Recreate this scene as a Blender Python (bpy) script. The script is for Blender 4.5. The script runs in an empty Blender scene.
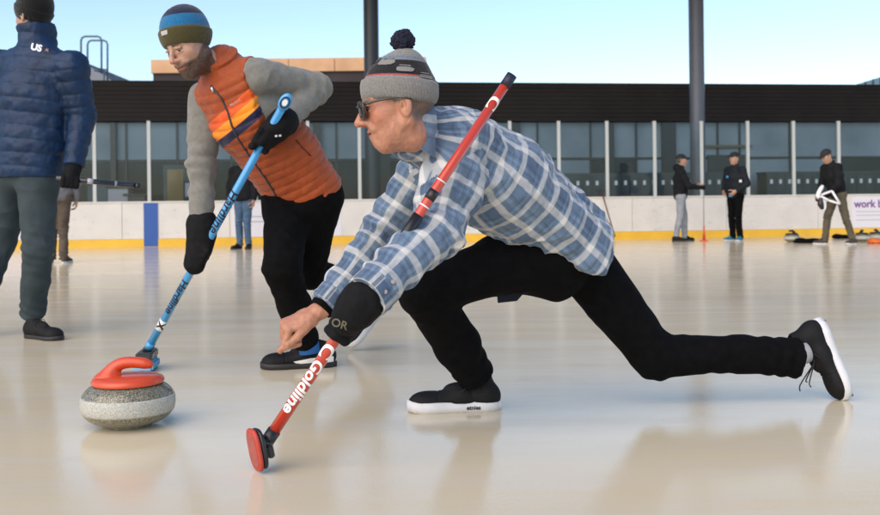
import bpy, bmesh, math, random
import numpy as np
from mathutils import Vector, Matrix
random.seed(7); RNG = np.random.RandomState(5)
sc = bpy.context.scene
COL = sc.collection
V = lambda *a: np.array(a, dtype=float)
def nrm(a): a = np.asarray(a, float); return a / (np.linalg.norm(a) + 1e-12)

# ------------------------------------------------------------------ camera frame
F_PX, CH, RHO = 950.0, 0.69, math.radians(0.66)
RV = V(math.cos(RHO), 0, -math.sin(RHO)); UV = V(math.sin(RHO), 0, math.cos(RHO)); CP = V(0, 0, CH)
def P(u, v, d):
    return CP + V(0, d, 0) + RV * ((u - 440) / F_PX * d) + UV * ((208 - v) / F_PX * d)
cam_d = bpy.data.cameras.new('camera'); cam = bpy.data.objects.new('camera', cam_d); COL.objects.link(cam)
M = Matrix.Identity(4)
for i in range(3): M[i][0] = RV[i]; M[i][1] = UV[i]; M[i][2] = (0, -1, 0)[i]; M[i][3] = CP[i]
cam.matrix_world = M
cam_d.sensor_width = 36; cam_d.lens = 36 * F_PX / 880; cam_d.shift_y = -(257.5 - 208) / 880
cam_d.clip_end = 1500; cam_d.clip_start = 0.05
cam_d.dof.use_dof = True; cam_d.dof.focus_distance = 3.0; cam_d.dof.aperture_fstop = 5.6
sc.camera = cam

# ------------------------------------------------------------------ materials
def mat(name, col, rough=0.6, metal=0.0, var=0.0, vscale=8, bump=0.0, bscale=60, attr=None, spec=0.5, sheen=0, sss=0, coat=0):
    m = bpy.data.materials.new(name); m.use_nodes = True; nt = m.node_tree; b = nt.nodes['Principled BSDF']
    b.inputs['Base Color'].default_value = (*col, 1); b.inputs['Roughness'].default_value = rough
    b.inputs['Metallic'].default_value = metal; b.inputs['Specular IOR Level'].default_value = spec
    if sheen: b.inputs['Sheen Weight'].default_value = sheen; b.inputs['Sheen Roughness'].default_value = .5
    if coat: b.inputs['Coat Weight'].default_value = coat
    if sss:
        b.inputs['Subsurface Weight'].default_value = sss; b.inputs['Subsurface Radius'].default_value = (.012, .005, .003)
        b.inputs['Subsurface Scale'].default_value = 1.0
    tc = nt.nodes.new('ShaderNodeTexCoord'); src = None
    if attr:
        a = nt.nodes.new('ShaderNodeAttribute'); a.attribute_name = attr; src = a.outputs['Color']
    if var:
        n = nt.nodes.new('ShaderNodeTexNoise'); n.inputs['Scale'].default_value = vscale; n.inputs['Detail'].default_value = 6
        nt.links.new(tc.outputs['Object'], n.inputs['Vector'])
        mr = nt.nodes.new('ShaderNodeMapRange'); mr.inputs['From Min'].default_value = .3; mr.inputs['From Max'].default_value = .7
        mr.inputs['To Min'].default_value = 1 - var; mr.inputs['To Max'].default_value = 1 + var
        nt.links.new(n.outputs['Fac'], mr.inputs['Value'])
        mx = nt.nodes.new('ShaderNodeMix'); mx.data_type = 'RGBA'; mx.blend_type = 'MULTIPLY'; mx.inputs[0].default_value = 1
        if src: nt.links.new(src, mx.inputs[6])
        else: mx.inputs[6].default_value = (*col, 1)
        nt.links.new(mr.outputs['Result'], mx.inputs[7]); src = mx.outputs[2]
    if src: nt.links.new(src, b.inputs['Base Color'])
    if bump:
        n = nt.nodes.new('ShaderNodeTexNoise'); n.inputs['Scale'].default_value = bscale; n.inputs['Detail'].default_value = 5
        nt.links.new(tc.outputs['Object'], n.inputs['Vector'])
        bp = nt.nodes.new('ShaderNodeBump'); bp.inputs['Strength'].default_value = bump; bp.inputs['Distance'].default_value = .003
        nt.links.new(n.outputs['Fac'], bp.inputs['Height']); nt.links.new(bp.outputs['Normal'], b.inputs['Normal'])
    return m
def N(nt, t, **k):
    n = nt.nodes.new(t)
    for a, v in k.items(): setattr(n, a, v)
    return n
def math_n(nt, op, a, b=None, clamp=False):
    n = nt.nodes.new('ShaderNodeMath'); n.operation = op; n.use_clamp = clamp
    for i, x in enumerate((a, b)):
        if x is None: continue
        if isinstance(x, (int, float)): n.inputs[i].default_value = x
        else: nt.links.new(x, n.inputs[i])
    return n.outputs[0]
def mixc(nt, f, a, b):
    n = nt.nodes.new('ShaderNodeMix'); n.data_type = 'RGBA'
    for i, x in ((0, f), (6, a), (7, b)):
        if isinstance(x, (int, float)): n.inputs[i].default_value = x
        elif isinstance(x, tuple): n.inputs[i].default_value = (*x, 1)
        else: nt.links.new(x, n.inputs[i])
    return n.outputs[2]
def band(nt, x, lo, hi, soft=.01):      # 1 inside [lo,hi]
    a = nt.nodes.new('ShaderNodeMapRange'); a.inputs[1].default_value = lo - soft; a.inputs[2].default_value = lo + soft; nt.links.new(x, a.inputs[0])
    b = nt.nodes.new('ShaderNodeMapRange'); b.inputs[1].default_value = hi - soft; b.inputs[2].default_value = hi + soft; nt.links.new(x, b.inputs[0])
    return math_n(nt, 'SUBTRACT', a.outputs[0], b.outputs[0])

# ------------------------------------------------------------------ object helpers
def tag(o, label=None, cat=None, group=None, kind=None):
    if label: o['label'] = label
    if cat: o['category'] = cat
    if group: o['group'] = group
    if kind: o['kind'] = kind
    return o
def link(name, me, m=None, parent=None):
    o = bpy.data.objects.new(name, me); COL.objects.link(o)
    if m is not None:
        for x in (m if isinstance(m, (list, tuple)) else [m]): me.materials.append(x)
    if parent is not None: o.parent = parent; o.matrix_parent_inverse = parent_inv(parent)
    return o
def parent_inv(p):
    m = Matrix.LocRotScale(p.location, p.rotation_euler, p.scale)
    if p.parent: m = Matrix.Translation(p.parent.location) @ m if False else m
    return m.inverted() if p.type == 'EMPTY' else Matrix.Identity(4)
def empty(name, loc=(0, 0, 0)):
    o = bpy.data.objects.new(name, None); COL.objects.link(o); o.location = loc; o.empty_display_size = .1
    return o
def from_arrays(name, co, quads, smooth=True):
    me = bpy.data.meshes.new(name)
    me.vertices.add(len(co)); me.vertices.foreach_set('co', np.ascontiguousarray(co, dtype=np.float32).ravel())
    k = quads.shape[1]
    me.loops.add(quads.size); me.loops.foreach_set('vertex_index', np.ascontiguousarray(quads, dtype=np.int32).ravel())
    me.polygons.add(len(quads)); me.polygons.foreach_set('loop_start', np.arange(0, quads.size, k, dtype=np.int32))
    me.polygons.foreach_set('loop_total', np.full(len(quads), k, dtype=np.int32))
    me.polygons.foreach_set('use_smooth', np.full(len(quads), smooth))
    me.update(calc_edges=True); me.validate()
    return me
def bmobj(name, bm, m, parent=None, smooth=False, bevel=0):
    bmesh.ops.recalc_face_normals(bm, faces=bm.faces)
    if bevel: bmesh.ops.bevel(bm, geom=[e for e in bm.edges if e.calc_face_angle(0) > .5], offset=bevel, segments=2, affect='EDGES', clamp_overlap=True)
    me = bpy.data.meshes.new(name); bm.to_mesh(me); bm.free()
    if smooth: me.polygons.foreach_set('use_smooth', [True] * len(me.polygons))
    return link(name, me, m, parent)
def addbox(bm, o, a, b, c):          # centre o, half vectors a b c
    o, a, b, c = map(lambda q: Vector(q), (o, a, b, c)); vs = []
    for i in (-1, 1):
        for j in (-1, 1):
            for k in (-1, 1): vs.append(bm.verts.new(o + a * i + b * j + c * k))
    for f in ((0, 1, 3, 2), (4, 6, 7, 5), (0, 4, 5, 1), (2, 3, 7, 6), (0, 2, 6, 4), (1, 5, 7, 3)): bm.faces.new([vs[i] for i in f])
def tube(bm, pts, r, seg=12, cap=True):
    pts = [Vector(p) for p in pts]; n = len(pts)
    rr = r if isinstance(r, (list, tuple)) else [r] * n
    up = None; rings = []
    for i, p in enumerate(pts):
        t = (pts[min(i + 1, n - 1)] - pts[max(i - 1, 0)]).normalized()
        if up is None:
            up = t.cross(Vector((0.13, .3, 1))).normalized()
        up = (up - t * up.dot(t)).normalized(); w = t.cross(up)
        rings.append([bm.verts.new(p + (up * math.cos(2 * math.pi * k / seg) + w * math.sin(2 * math.pi * k / seg)) * rr[i]) for k in range(seg)])
    for a, b in zip(rings, rings[1:]):
        for k in range(seg): bm.faces.new((a[k], a[(k + 1) % seg], b[(k + 1) % seg], b[k]))
    if cap: bm.faces.new(rings[0][::-1]); bm.faces.new(rings[-1])
def curve_pts(ctrl, n=24):
    c = [V(*p) for p in ctrl]; c = [2 * c[0] - c[1]] + c + [2 * c[-1] - c[-2]]; out = []
    m = len(c) - 3
    for s in range(n + 1):
        x = s / n * m; i = min(int(x), m - 1); t = x - i; a, b, d, e = c[i:i + 4]
        out.append(.5 * ((2 * b) + (-a + d) * t + (2 * a - 5 * b + 4 * d - e) * t * t + (-a + 3 * b - 3 * d + e) * t ** 3))
    return out
def lathe(bm, prof, seg=64, o=(0, 0, 0)):
    rings = []
    for r, z in prof:
        if r < 1e-6: rings.append([bm.verts.new(Vector(o) + Vector((0, 0, z)))])
        else: rings.append([bm.verts.new(Vector(o) + Vector((r * math.cos(2 * math.pi * k / seg), r * math.sin(2 * math.pi * k / seg), z))) for k in range(seg)])
    for a, b in zip(rings, rings[1:]):
        for k in range(seg):
            l = (k + 1) % seg
            if len(a) == 1 and len(b) == 1: continue
            if len(a) == 1: bm.faces.new((a[0], b[l], b[k]))
            elif len(b) == 1: bm.faces.new((a[k], a[l], b[0]))
            else: bm.faces.new((a[k], a[l], b[l], b[k]))
def text_mesh(s, size, bold=0.0, cuts=0, shear=0.0, spacing=1.0):
    c = bpy.data.curves.new('t', 'FONT'); c.body = s; c.size = size; c.offset = bold; c.shear = shear; c.space_character = spacing
    c.align_x = 'LEFT'; c.resolution_u = 4
    o = bpy.data.objects.new('t', c); COL.objects.link(o)
    dg = bpy.context.evaluated_depsgraph_get(); me = bpy.data.meshes.new_from_object(o.evaluated_get(dg))
    bpy.data.objects.remove(o); bm = bmesh.new(); bm.from_mesh(me)
    ys = [v.co.y for v in bm.verts]; y0, y1 = min(ys), max(ys)
    for k in range(1, cuts):
        y = y0 + (y1 - y0) * k / cuts
        bmesh.ops.bisect_plane(bm, geom=bm.verts[:] + bm.edges[:] + bm.faces[:], plane_co=(0, y, 0), plane_no=(0, 1, 0))
    return bm
def map_bm(bm, fn):
    for v in bm.verts: v.co = Vector(fn(v.co.x, v.co.y))
    return bm

# ------------------------------------------------------------------ signed-distance modeller
LAT = RNG.rand(32, 32, 32).astype(np.float32)
def vnoise(p):
    p = np.asarray(p, dtype=np.float32); i = np.floor(p).astype(np.int64); f = p - i; f = f * f * (3 - 2 * f); i &= 31; j = (i + 1) & 31
    x0, y0, z0 = i.T; x1, y1, z1 = j.T; fx, fy, fz = f.T
    L = lambda a, b, t: a + (b - a) * t
    return L(L(L(LAT[x0, y0, z0], LAT[x1, y0, z0], fx), L(LAT[x0, y1, z0], LAT[x1, y1, z0], fx), fy),
             L(L(LAT[x0, y0, z1], LAT[x1, y0, z1], fx), L(LAT[x0, y1, z1], LAT[x1, y1, z1], fx), fy), fz)
def fbm(p, o=3):
    s = 0; a = 1; t = 0
    for k in range(o): s = s + a * vnoise(p * (2 ** k) + 17.3 * k); t += a; a *= .5
    return s / t
class SDF:
    def __init__(s): s.ops = []
    def cone(s, a, b, r1, r2=None, k=.02, ell=None, ratio=(1, 1), sub=False, flat=(0, 0)):
        s.ops.append(('c', V(*a), V(*b), r1, r1 if r2 is None else r2, k, ell, ratio if isinstance(ratio, tuple) else (ratio, ratio), sub, flat)); return s
    def chain(s, pts, rs, k=.02, ell=None, ratio=1.0):
        rt = ratio if isinstance(ratio, (list, tuple)) else [ratio] * len(pts)
        for i in range(len(pts) - 1): s.cone(pts[i], pts[i + 1], rs[i], rs[i + 1], k, ell, (rt[i], rt[i + 1]))
        return s
    def ell(s, c, r, X=None, Z=None, k=.02, sub=False):
        if X is None: B = np.eye(3)
        else:
            X = nrm(X); Z = nrm(np.asarray(Z, float) - X * np.dot(X, Z)); B = np.stack([X, np.cross(Z, X), Z])
        s.ops.append(('e', V(*c), np.array(r, float), B, k, sub)); return s
    def cut(s, o, n, k=.004, near=None): s.ops.append(('p', V(*o), nrm(n), k, near)); return s
    def mesh(s, h):
        lo = V(9, 9, 9) * 1e3; hi = -lo
        for op in s.ops:
            if op[0] == 'c' and not op[8]:
                r = max(op[3] * max(1, op[7][0]), op[4] * max(1, op[7][1])); lo = np.minimum(lo, np.minimum(op[1], op[2]) - r); hi = np.maximum(hi, np.maximum(op[1], op[2]) + r)
            if op[0] == 'e' and not op[5]: r = max(op[2]); lo = np.minimum(lo, op[1] - r); hi = np.maximum(hi, op[1] + r)
        lo -= 4 * h + .01; hi += 4 * h + .01; n = np.ceil((hi - lo) / h).astype(int) + 1
        phi = np.full(n, 1.0, np.float32); ax = [(lo[i] + h * np.arange(n[i])).astype(np.float32) for i in range(3)]
        for op in s.ops:
            if op[0] == 'p':
                _, o, nn, k, near = op
                if near is None: sl = [slice(0, n[i]) for i in range(3)]
                else:
                    c, R = near; sl = [slice(max(0, int((c[i] - R - lo[i]) / h)), max(0, min(n[i], int((c[i] + R - lo[i]) / h) + 1))) for i in range(3)]
                X, Y, Z = ax[0][sl[0]][:, None, None], ax[1][sl[1]][None, :, None], ax[2][sl[2]][None, None, :]
                d = (X - o[0]) * nn[0] + (Y - o[1]) * nn[1] + (Z - o[2]) * nn[2]
                if near is not None: d = np.where((X - c[0]) ** 2 + (Y - c[1]) ** 2 + (Z - c[2]) ** 2 < R * R, d, -1)
                sub = phi[tuple(sl)]; phi[tuple(sl)] = np.maximum(sub, d); continue
            if op[0] == 'c':
                _, a, b, r1, r2, k, el, rt, sb, flat = op; r = max(r1 * max(1, rt[0]), r2 * max(1, rt[1])); blo = np.minimum(a, b) - r; bhi = np.maximum(a, b) + r
            else:
                _, c, rr, B, k, sb = op; r = max(rr); blo = c - r; bhi = c + r
            pad = k + 3 * h; sl = []
            for i in range(3):
                i0 = max(0, int((blo[i] - pad - lo[i]) / h)); i1 = min(n[i], int((bhi[i] + pad - lo[i]) / h) + 2); sl.append(slice(i0, max(i0, i1)))
            if any(q.stop <= q.start for q in sl): continue
            X, Y, Z = ax[0][sl[0]][:, None, None], ax[1][sl[1]][None, :, None], ax[2][sl[2]][None, None, :]
            if op[0] == 'c':
                ba = (b - a); L2 = float(ba @ ba) + 1e-12; x, y, z = X - a[0], Y - a[1], Z - a[2]
                t = (x * ba[0] + y * ba[1] + z * ba[2]) / L2; tc = np.clip(t, 0, 1)
                qx, qy, qz = x - tc * ba[0], y - tc * ba[1], z - tc * ba[2]; R = r1 + (r2 - r1) * tc; q2 = qx * qx + qy * qy + qz * qz
                if el is None: d = np.sqrt(q2) - R
                else:
                    w = nrm(ba); e = np.asarray(el, float); e = nrm(e - w * (e @ w)); qn = qx * e[0] + qy * e[1] + qz * e[2]; Rn = R * (rt[0] + (rt[1] - rt[0]) * tc)
                    qr2 = np.maximum(q2 - qn * qn, 0); k0 = np.sqrt(qn * qn / Rn ** 2 + qr2 / R ** 2); k1 = np.sqrt(qn * qn / Rn ** 4 + qr2 / R ** 4) + 1e-6; d = k0 * (k0 - 1) / k1
                L = math.sqrt(L2)
                if flat[0]: d = np.maximum(d, -t * L)
                if flat[1]: d = np.maximum(d, (t - 1) * L)
            else:
                x, y, z = X - c[0], Y - c[1], Z - c[2]; l = [B[i][0] * x + B[i][1] * y + B[i][2] * z for i in range(3)]
                k0 = np.sqrt(sum((l[i] / rr[i]) ** 2 for i in range(3))); k1 = np.sqrt(sum((l[i] / rr[i] ** 2) ** 2 for i in range(3))) + 1e-6; d = k0 * (k0 - 1) / k1
            p = phi[tuple(sl)]
            if sb:
                hh = np.clip(.5 - .5 * (p + d) / k, 0, 1); phi[tuple(sl)] = p + (-d - p) * hh + k * hh * (1 - hh)
            else:
                hh = np.clip(.5 + .5 * (p - d) / k, 0, 1); phi[tuple(sl)] = p + (d - p) * hh - k * hh * (1 - hh)
        return nets(phi, lo, h)
def nets(phi, lo, h):
    S = phi < 0; c = np.zeros(tuple(q - 1 for q in phi.shape), np.int8)
    for i in (0, 1):
        for j in (0, 1):
            for k in (0, 1): c += S[i:S.shape[0] - 1 + i, j:S.shape[1] - 1 + j, k:S.shape[2] - 1 + k]
    idx = np.argwhere((c > 0) & (c < 8)); ids = np.full(c.shape, -1, np.int32); ids[tuple(idx.T)] = np.arange(len(idx))
    acc = np.zeros((len(idx), 3)); cnt = np.zeros(len(idx))
    cs = [(i, j, k) for i in (0, 1) for j in (0, 1) for k in (0, 1)]
    val = {q: phi[idx[:, 0] + q[0], idx[:, 1] + q[1], idx[:, 2] + q[2]] for q in cs}
    for a in cs:
        for axs in range(3):
            if a[axs]: continue
            b = list(a); b[axs] = 1; b = tuple(b); va, vb = val[a], val[b]; m = (va < 0) != (vb < 0)
            t = np.where(m, va / np.where(m, va - vb, 1), 0); q = np.array(a, float)[None] + t[:, None] * (np.array(b) - np.array(a))[None]
            acc += q * m[:, None]; cnt += m
    co = lo + h * (idx + acc / cnt[:, None]); fs = []
    for axs in range(3):
        o1, o2 = [(1, 2), (2, 0), (0, 1)][axs]
        sl0 = [slice(None)] * 3; sl1 = [slice(None)] * 3; sl0[axs] = slice(0, -1); sl1[axs] = slice(1, None)
        A, B = S[tuple(sl0)], S[tuple(sl1)]; e = np.argwhere(A != B)
        e = e[(e[:, o1] > 0) & (e[:, o2] > 0) & (e[:, o1] < ids.shape[o1]) & (e[:, o2] < ids.shape[o2])]
        sg = A[tuple(e.T)]
        def g(d1, d2): q = e.copy(); q[:, o1] -= d1; q[:, o2] -= d2; return ids[tuple(q.T)]
        f = np.stack([g(1, 1), g(0, 1), g(0, 0), g(1, 0)], 1); f[~sg] = f[~sg][:, ::-1]; fs.append(f)
    return co, np.concatenate(fs)
def vnormals(co, q):
    n = np.cross(co[q[:, 2]] - co[q[:, 0]], co[q[:, 3]] - co[q[:, 1]]); out = np.zeros_like(co)
    for k in range(4): np.add.at(out, q[:, k], n)
    return out / (np.linalg.norm(out, axis=1, keepdims=True) + 1e-12)
def relax(co, q, it=1, f=.5):
    for _ in range(it):
        s = np.zeros_like(co); c = np.zeros(len(co))
        for k in range(4):
            for l in ((k + 1) % 4, (k + 3) % 4): np.add.at(s, q[:, k], co[q[:, l]]); np.add.at(c, q[:, k], 1)
        co = co + f * (s / c[:, None] - co)
    return co
def sdf_obj(name, s, h, m, parent, post=None, loc=None, relaxn=1, colfn=None, uvfn=None):
    co, q = s.mesh(h); co = relax(co, q, relaxn)
    if post is not None: co = co + vnormals(co, q) * post(co)[:, None]
    me = from_arrays(name, co, q)
    if loc is not None:
        o, X, Y, Z = loc; L = np.stack([(co - o) @ X, (co - o) @ Y, (co - o) @ Z], 1)
        a = me.attributes.new('loc', 'FLOAT_VECTOR', 'POINT'); a.data.foreach_set('vector', L.astype(np.float32).ravel())
    if colfn is not None:
        c = colfn(co); a = me.attributes.new('Col', 'FLOAT_COLOR', 'POINT'); a.data.foreach_set('color', np.concatenate([c, np.ones((len(co), 1))], 1).astype(np.float32).ravel())
    if uvfn is not None:
        uv = uvfn(co, q); l = me.uv_layers.new(name='UVMap'); l.data.foreach_set('uv', uv.astype(np.float32).ravel())
    return link(name, me, m, parent)
def segdist(p, a, b):
    ba = b - a; t = ((p - a) @ ba) / (ba @ ba); tc = np.clip(t, 0, 1); return np.linalg.norm(p - a - tc[:, None] * ba, axis=1), t
def limb_uv(regions):
    """regions: list of (points, radii, ref, metres of one turn). Returns per-corner uv in metres."""
    def f(co, q):
        ctr = co[q].mean(1); best = None
        for ri, (pts, rs, ref, turn) in enumerate(regions):
            d = np.min([segdist(ctr, pts[i], pts[i + 1])[0] - .5 * (rs[i] + rs[i + 1]) for i in range(len(pts) - 1)], 0)
            if best is None: best = d.copy(); reg = np.zeros(len(ctr), int)
            else: m = d < best; best[m] = d[m]; reg[m] = ri
        uv = np.zeros((len(q), 4, 2))
        for ri, (pts, rs, ref, turn) in enumerate(regions):
            m = reg == ri
            if not m.any(): continue
            p = co[q[m]].reshape(-1, 3); W = 0; vv = 0; cx = 0; cy = 0; cum = 0
            for i in range(len(pts) - 1):
                a, b = pts[i], pts[i + 1]; L = np.linalg.norm(b - a); d, t = segdist(p, a, b); w = 1 / (d + .01) ** 4 / (1 + 40 * np.clip(np.abs(t - .5) - .5, 0, 9))
                ax = (b - a) / L; e1 = nrm(ref - ax * (ref @ ax)); e2 = np.cross(ax, e1); r = p - a
                ang = np.arctan2(r @ e2, r @ e1); vv = vv + w * (cum + t * L); cx = cx + w * np.cos(ang); cy = cy + w * np.sin(ang); W = W + w; cum += L
            vv = (vv / W).reshape(-1, 4); an = np.arctan2(cy, cx).reshape(-1, 4)
            an = np.where(an - an[:, :1] > math.pi, an - 2 * math.pi, an); an = np.where(an - an[:, :1] < -math.pi, an + 2 * math.pi, an)
            uv[m, :, 0] = an / (2 * math.pi) * turn; uv[m, :, 1] = vv
        return uv.reshape(-1, 2)
    return f
def folds(scale=9, amp=.006, dirv=None, stretch=3.0, seed=0.0, mask=None):
    """displacement along the normal: soft ridged folds, stretched along a direction"""
    def f(co):
        p = co * scale + seed
        if dirv is not None:
            d = nrm(dirv); a = p @ d; p = p - np.outer(a, d) * (1 - 1 / stretch)
        p = p + .8 * (np.stack([vnoise(p * .7 + 3), vnoise(p * .7 + 9), vnoise(p * .7 + 21)], 1) - .5)
        r = 1 - np.abs(2 * fbm(p, 2) - 1); r = (r - .75) * 2.2
        w = 1 if mask is None else mask(co)
        return amp * r * w
    return f

# ------------------------------------------------------------------ anatomy
def head_sdf(s, C, Fw, Up, k=1.0, ears=True, chin=0.0):
    X = nrm(Fw); Z = nrm(np.asarray(Up, float) - X * np.dot(X, Up)); Y = np.cross(Z, X)
    T = lambda x, y, z: C + k * (X * x + Y * y + Z * z)
    E = lambda c, r, kk=.012, sub=False, X2=X, Z2=Z: s.ell(T(*c), [q * k for q in r], X2, Z2, kk * k, sub)
    E((-.012, 0, .035), (.1, .078, .088)); E((.03, 0, -.03), (.063, .062, .085), .03)
    for y in (-1, 1):
        s.cone(T(-.012, y * .056, -.05), T(.06, y * .014, -.098), .02 * k, .017 * k, .025 * k)
        E((.052, y * .042, -.022), (.028, .022, .024), .02)
        s.cone(T(.083, y * .012, .026), T(.07, y * .044, .026), .011 * k, .009 * k, .014 * k)
    E((.066 - chin, 0, -.103), (.02, .024, .017), .02); E((.082 - chin * .6, 0, -.07), (.017, .027, .028), .02)
    for y in (-1, 1):
        E((.1, y * .031, .004), (.016, .018, .012), .012, True)
    s.cone(T(.092, 0, .014), T(.118, 0, -.03), .0075 * k, .0115 * k, .012 * k)
    for y in (-1, 1): E((.104, y * .0125, -.034), (.012, .008, .008), .006)
    E((.0955 - chin * .35, 0, -.0595), (.008, .023, .006), .006); E((.0935 - chin * .45, 0, -.0725), (.0085, .020, .0065), .006); s.cone(T(.045 - chin, 0, -.088), T(-.02, 0, -.09), .026 * k, .045 * k, .03 * k)
    E((.104 - chin * .4, 0, -.066), (.012, .026, .0016), .003, True)
    for y in (-1, 1):
        s.cone(T(.0905, y * .020, .0095), T(.0855, y * .044, .0075), .0042 * k, .0042 * k, .004 * k); s.cone(T(.088, y * .021, -.0085), T(.084, y * .043, -.0075), .0036 * k, .0036 * k, .005 * k)
        s.cone(T(.092, y * .019, -.036), T(.080, y * .036, -.058), .006 * k, .005 * k, .014 * k)
    if ears:
        for y in (-1, 1):
            ex = nrm(X * 1 - y * Y * .35)
            s.ell(T(-.012, y * .079, -.012), (.019 * k, .0075 * k, .032 * k), ex, Z + .2 * X * -1, .008 * k)
            s.ell(T(-.006, y * .0895, -.006), (.010 * k, .0105 * k, .019 * k), ex, Z, .003 * k, True); s.ell(T(-.001, y * .083, -.010), (.004 * k, .004 * k, .007 * k), ex, Z, .003 * k)
    return T, X, Y, Z
def hand_sdf(s, W, Fd, Dn, Th, k=1.0, curls=None, inf=0.0, thumb=(.55, .75, -.35), tcurl=.35, spread=0.0):
    """W wrist; Fd to fingers; Dn back of hand; Th thumb side"""
    X = nrm(Fd); Z = nrm(np.asarray(Dn, float) - X * np.dot(X, Dn)); Y = np.cross(Z, X)
    if np.dot(Y, Th) < 0: Y = -Y
    T = lambda x, y, z: W + k * (X * x + Y * y + Z * z)
    curls = curls or [(.5, .7, .4)] * 4
    s.cone(T(-.03, 0, 0), T(.03, 0, 0), (.02 + inf) * k, (.018 + inf) * k, .02, Y, (1.35, 1.7))
    s.cone(T(.02, .0, 0), T(.08, 0, .002), (.017 + inf) * k, (.014 + inf) * k, .015, Y, (1.9, 2.7))
    s.cone(T(.015, .022, -.008), T(.05, .03, -.01), (.016 + inf) * k, (.012 + inf) * k, .015)
    for i, (y, L, r) in enumerate(((.031, .074, .0095), (.0105, .082, .0098), (-.0105, .076, .0092), (-.03, .06, .008))):
        p = T(.086 - .004 * abs(i - 1.2), y, .001); a = 0; r = r + inf * .9; ss = [L * .46, L * .3, L * .26]; sp = spread * (1.5 - i)
        for j in range(3):
            a += curls[i][j]; d = nrm(X * math.cos(a) - Z * math.sin(a) + Y * sp); q = p + d * ss[j] * k
            s.cone(p, q, (r - .0006 * j) * k, (r - .0006 * (j + 1)) * k, .0035 if j == 0 else .003); p = q
    p = T(.028, .03, -.01); d = nrm(X * thumb[0] + Y * thumb[1] + Z * thumb[2]); r = .0125 + inf
    for j, L in enumerate((.042, .032, .027)):
        q = p + d * L * k; s.cone(p, q, (r - .001 * j) * k, (r - .001 * (j + 1)) * k, .006); p = q
        d = nrm(d + (X * .5 - Y * .6) * tcurl - Z * .25 * tcurl)
    return T
def body_sdf(s, J, inf=0.0, parts='tal', legend=1.0, armend=1.0, latr=1.0):
    lat = J['lat']; G = J.get('g', 1.0)
    if 't' in parts:
        s.chain([J['pelvis'], J['waist'], J['chest'], J['upper']], [.105 * G + inf, .095 * G + inf, .112 * G + inf, .085 * G + inf], .04, lat, [1.5 * latr, 1.45 * latr, 1.42 * latr, 1.5 * latr])
        s.cone(J['shL'], J['shR'], .055 * G + inf, .055 * G + inf, .04)
        s.cone(J['upper'], J['neck'], .07 * G + inf, .055 + inf * .5, .03)
    if 'n' in parts: s.cone(J['neck'], J['headc'] - J['hu'] * .05, .057, .052, .02)
    for q in 'LR':
        if 'a' in parts:
            sh, el, wr = J['sh' + q], J['el' + q], J['wr' + q]
            we = el + (wr - el) * armend
            s.chain([sh, el], [.056 * G + inf, .043 * G + inf], .03); s.cone(el, we, .042 * G + inf, (.042 + (.028 - .042) * armend) * G + inf, .02)
        if 'l' in parts:
            hp, kn, an = J['hp' + q], J['kn' + q], J['an' + q]
            s.chain([hp, kn], [.09 * G + inf, .058 * G + inf], .04); ae = kn + (an - kn) * legend
            s.cone(kn, ae, .056 * G + inf, (.056 + (.04 - .056) * legend) * G + inf, .02)
            back = nrm((hp + an) * .5 - kn + V(0, 0, 1e-3)); c = kn + (an - kn) * .3 + back * .012
            s.cone(c, kn + (an - kn) * .55, .052 * G + inf, .042 * G + inf, .03)
SKIN = {}
def skin_mat(name, col):
    return mat(name, col, .48, var=.14, vscale=55, attr='Col', bump=.45, bscale=150, sss=.07)
def skin_col(J, base, brow=None, beard=None, hair=None, k=1.0, flush=.0):
    C = J['headc']; X = J['hf']; Z = nrm(J['hu'] - X * np.dot(X, J['hu'])); Y = np.cross(Z, X); base = V(*base)
    def f(co):
        l = np.stack([(co - C) @ X, (co - C) @ Y, (co - C) @ Z], 1) / k; c = np.tile(base, (len(co), 1)); x, y, z = l.T
        def blend(w, col): nonlocal c; w = np.clip(w, 0, 1)[:, None]; c = c * (1 - w) + V(*col) * w
        n = fbm(co * 25)
        blend(.25 * n, base * V(1.05, .82, .78))
        near = np.linalg.norm(l, axis=1) < .2
        blend(near * flush * np.exp(-(((x - .06) / .04) ** 2 + ((np.abs(y) - .045) / .03) ** 2 + ((z + .02) / .025) ** 2)), base * V(1.1, .6, .55))
        blend(near * .5 * np.exp(-(((x - .115) / .02) ** 2 + (y / .02) ** 2 + ((z + .03) / .02) ** 2)), base * V(1.1, .65, .6))
        if beard is not None:
            lim = np.interp(x, [-.04, .0, .05, .1, .13], [.0, -.01, -.048, -.047, -.045])
            w = np.clip((lim - z) / .012, 0, 1) * (x > -.03) * np.clip((z + .15) / .02, 0, 1) * near
            blend(w * (.72 + .28 * vnoise(co * 400)), beard)
        if brow is not None:
            blend(near * (np.abs(z - (.026 + .1 * (.03 - np.abs(y)) ** 1 * -.6)) < .0075) * (np.abs(y) > .012) * (np.abs(y) < .052) * (x > .055) * .85, brow)
        lip = near * (x > .085) * np.exp(-((z + .067) / .0095) ** 4) * np.exp(-(y / .024) ** 4)
        blend(lip * .75, base * V(.85, .42, .42)); blend(lip * (np.abs(z + .066) < .0028) * .9, base * .22)
        if hair is not None:
            w = near * np.clip((-x - .022) / .01, 0, 1) * np.clip((z + .060) / .015, 0, 1)
            w = np.maximum(w, near * (np.abs(x - .0) < .018) * (np.abs(y) < .078) * np.clip((z + .004) / .01, 0, 1))
            blend(w * (.8 + .2 * vnoise(co * 500)), hair)
        return c
    return f
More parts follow.
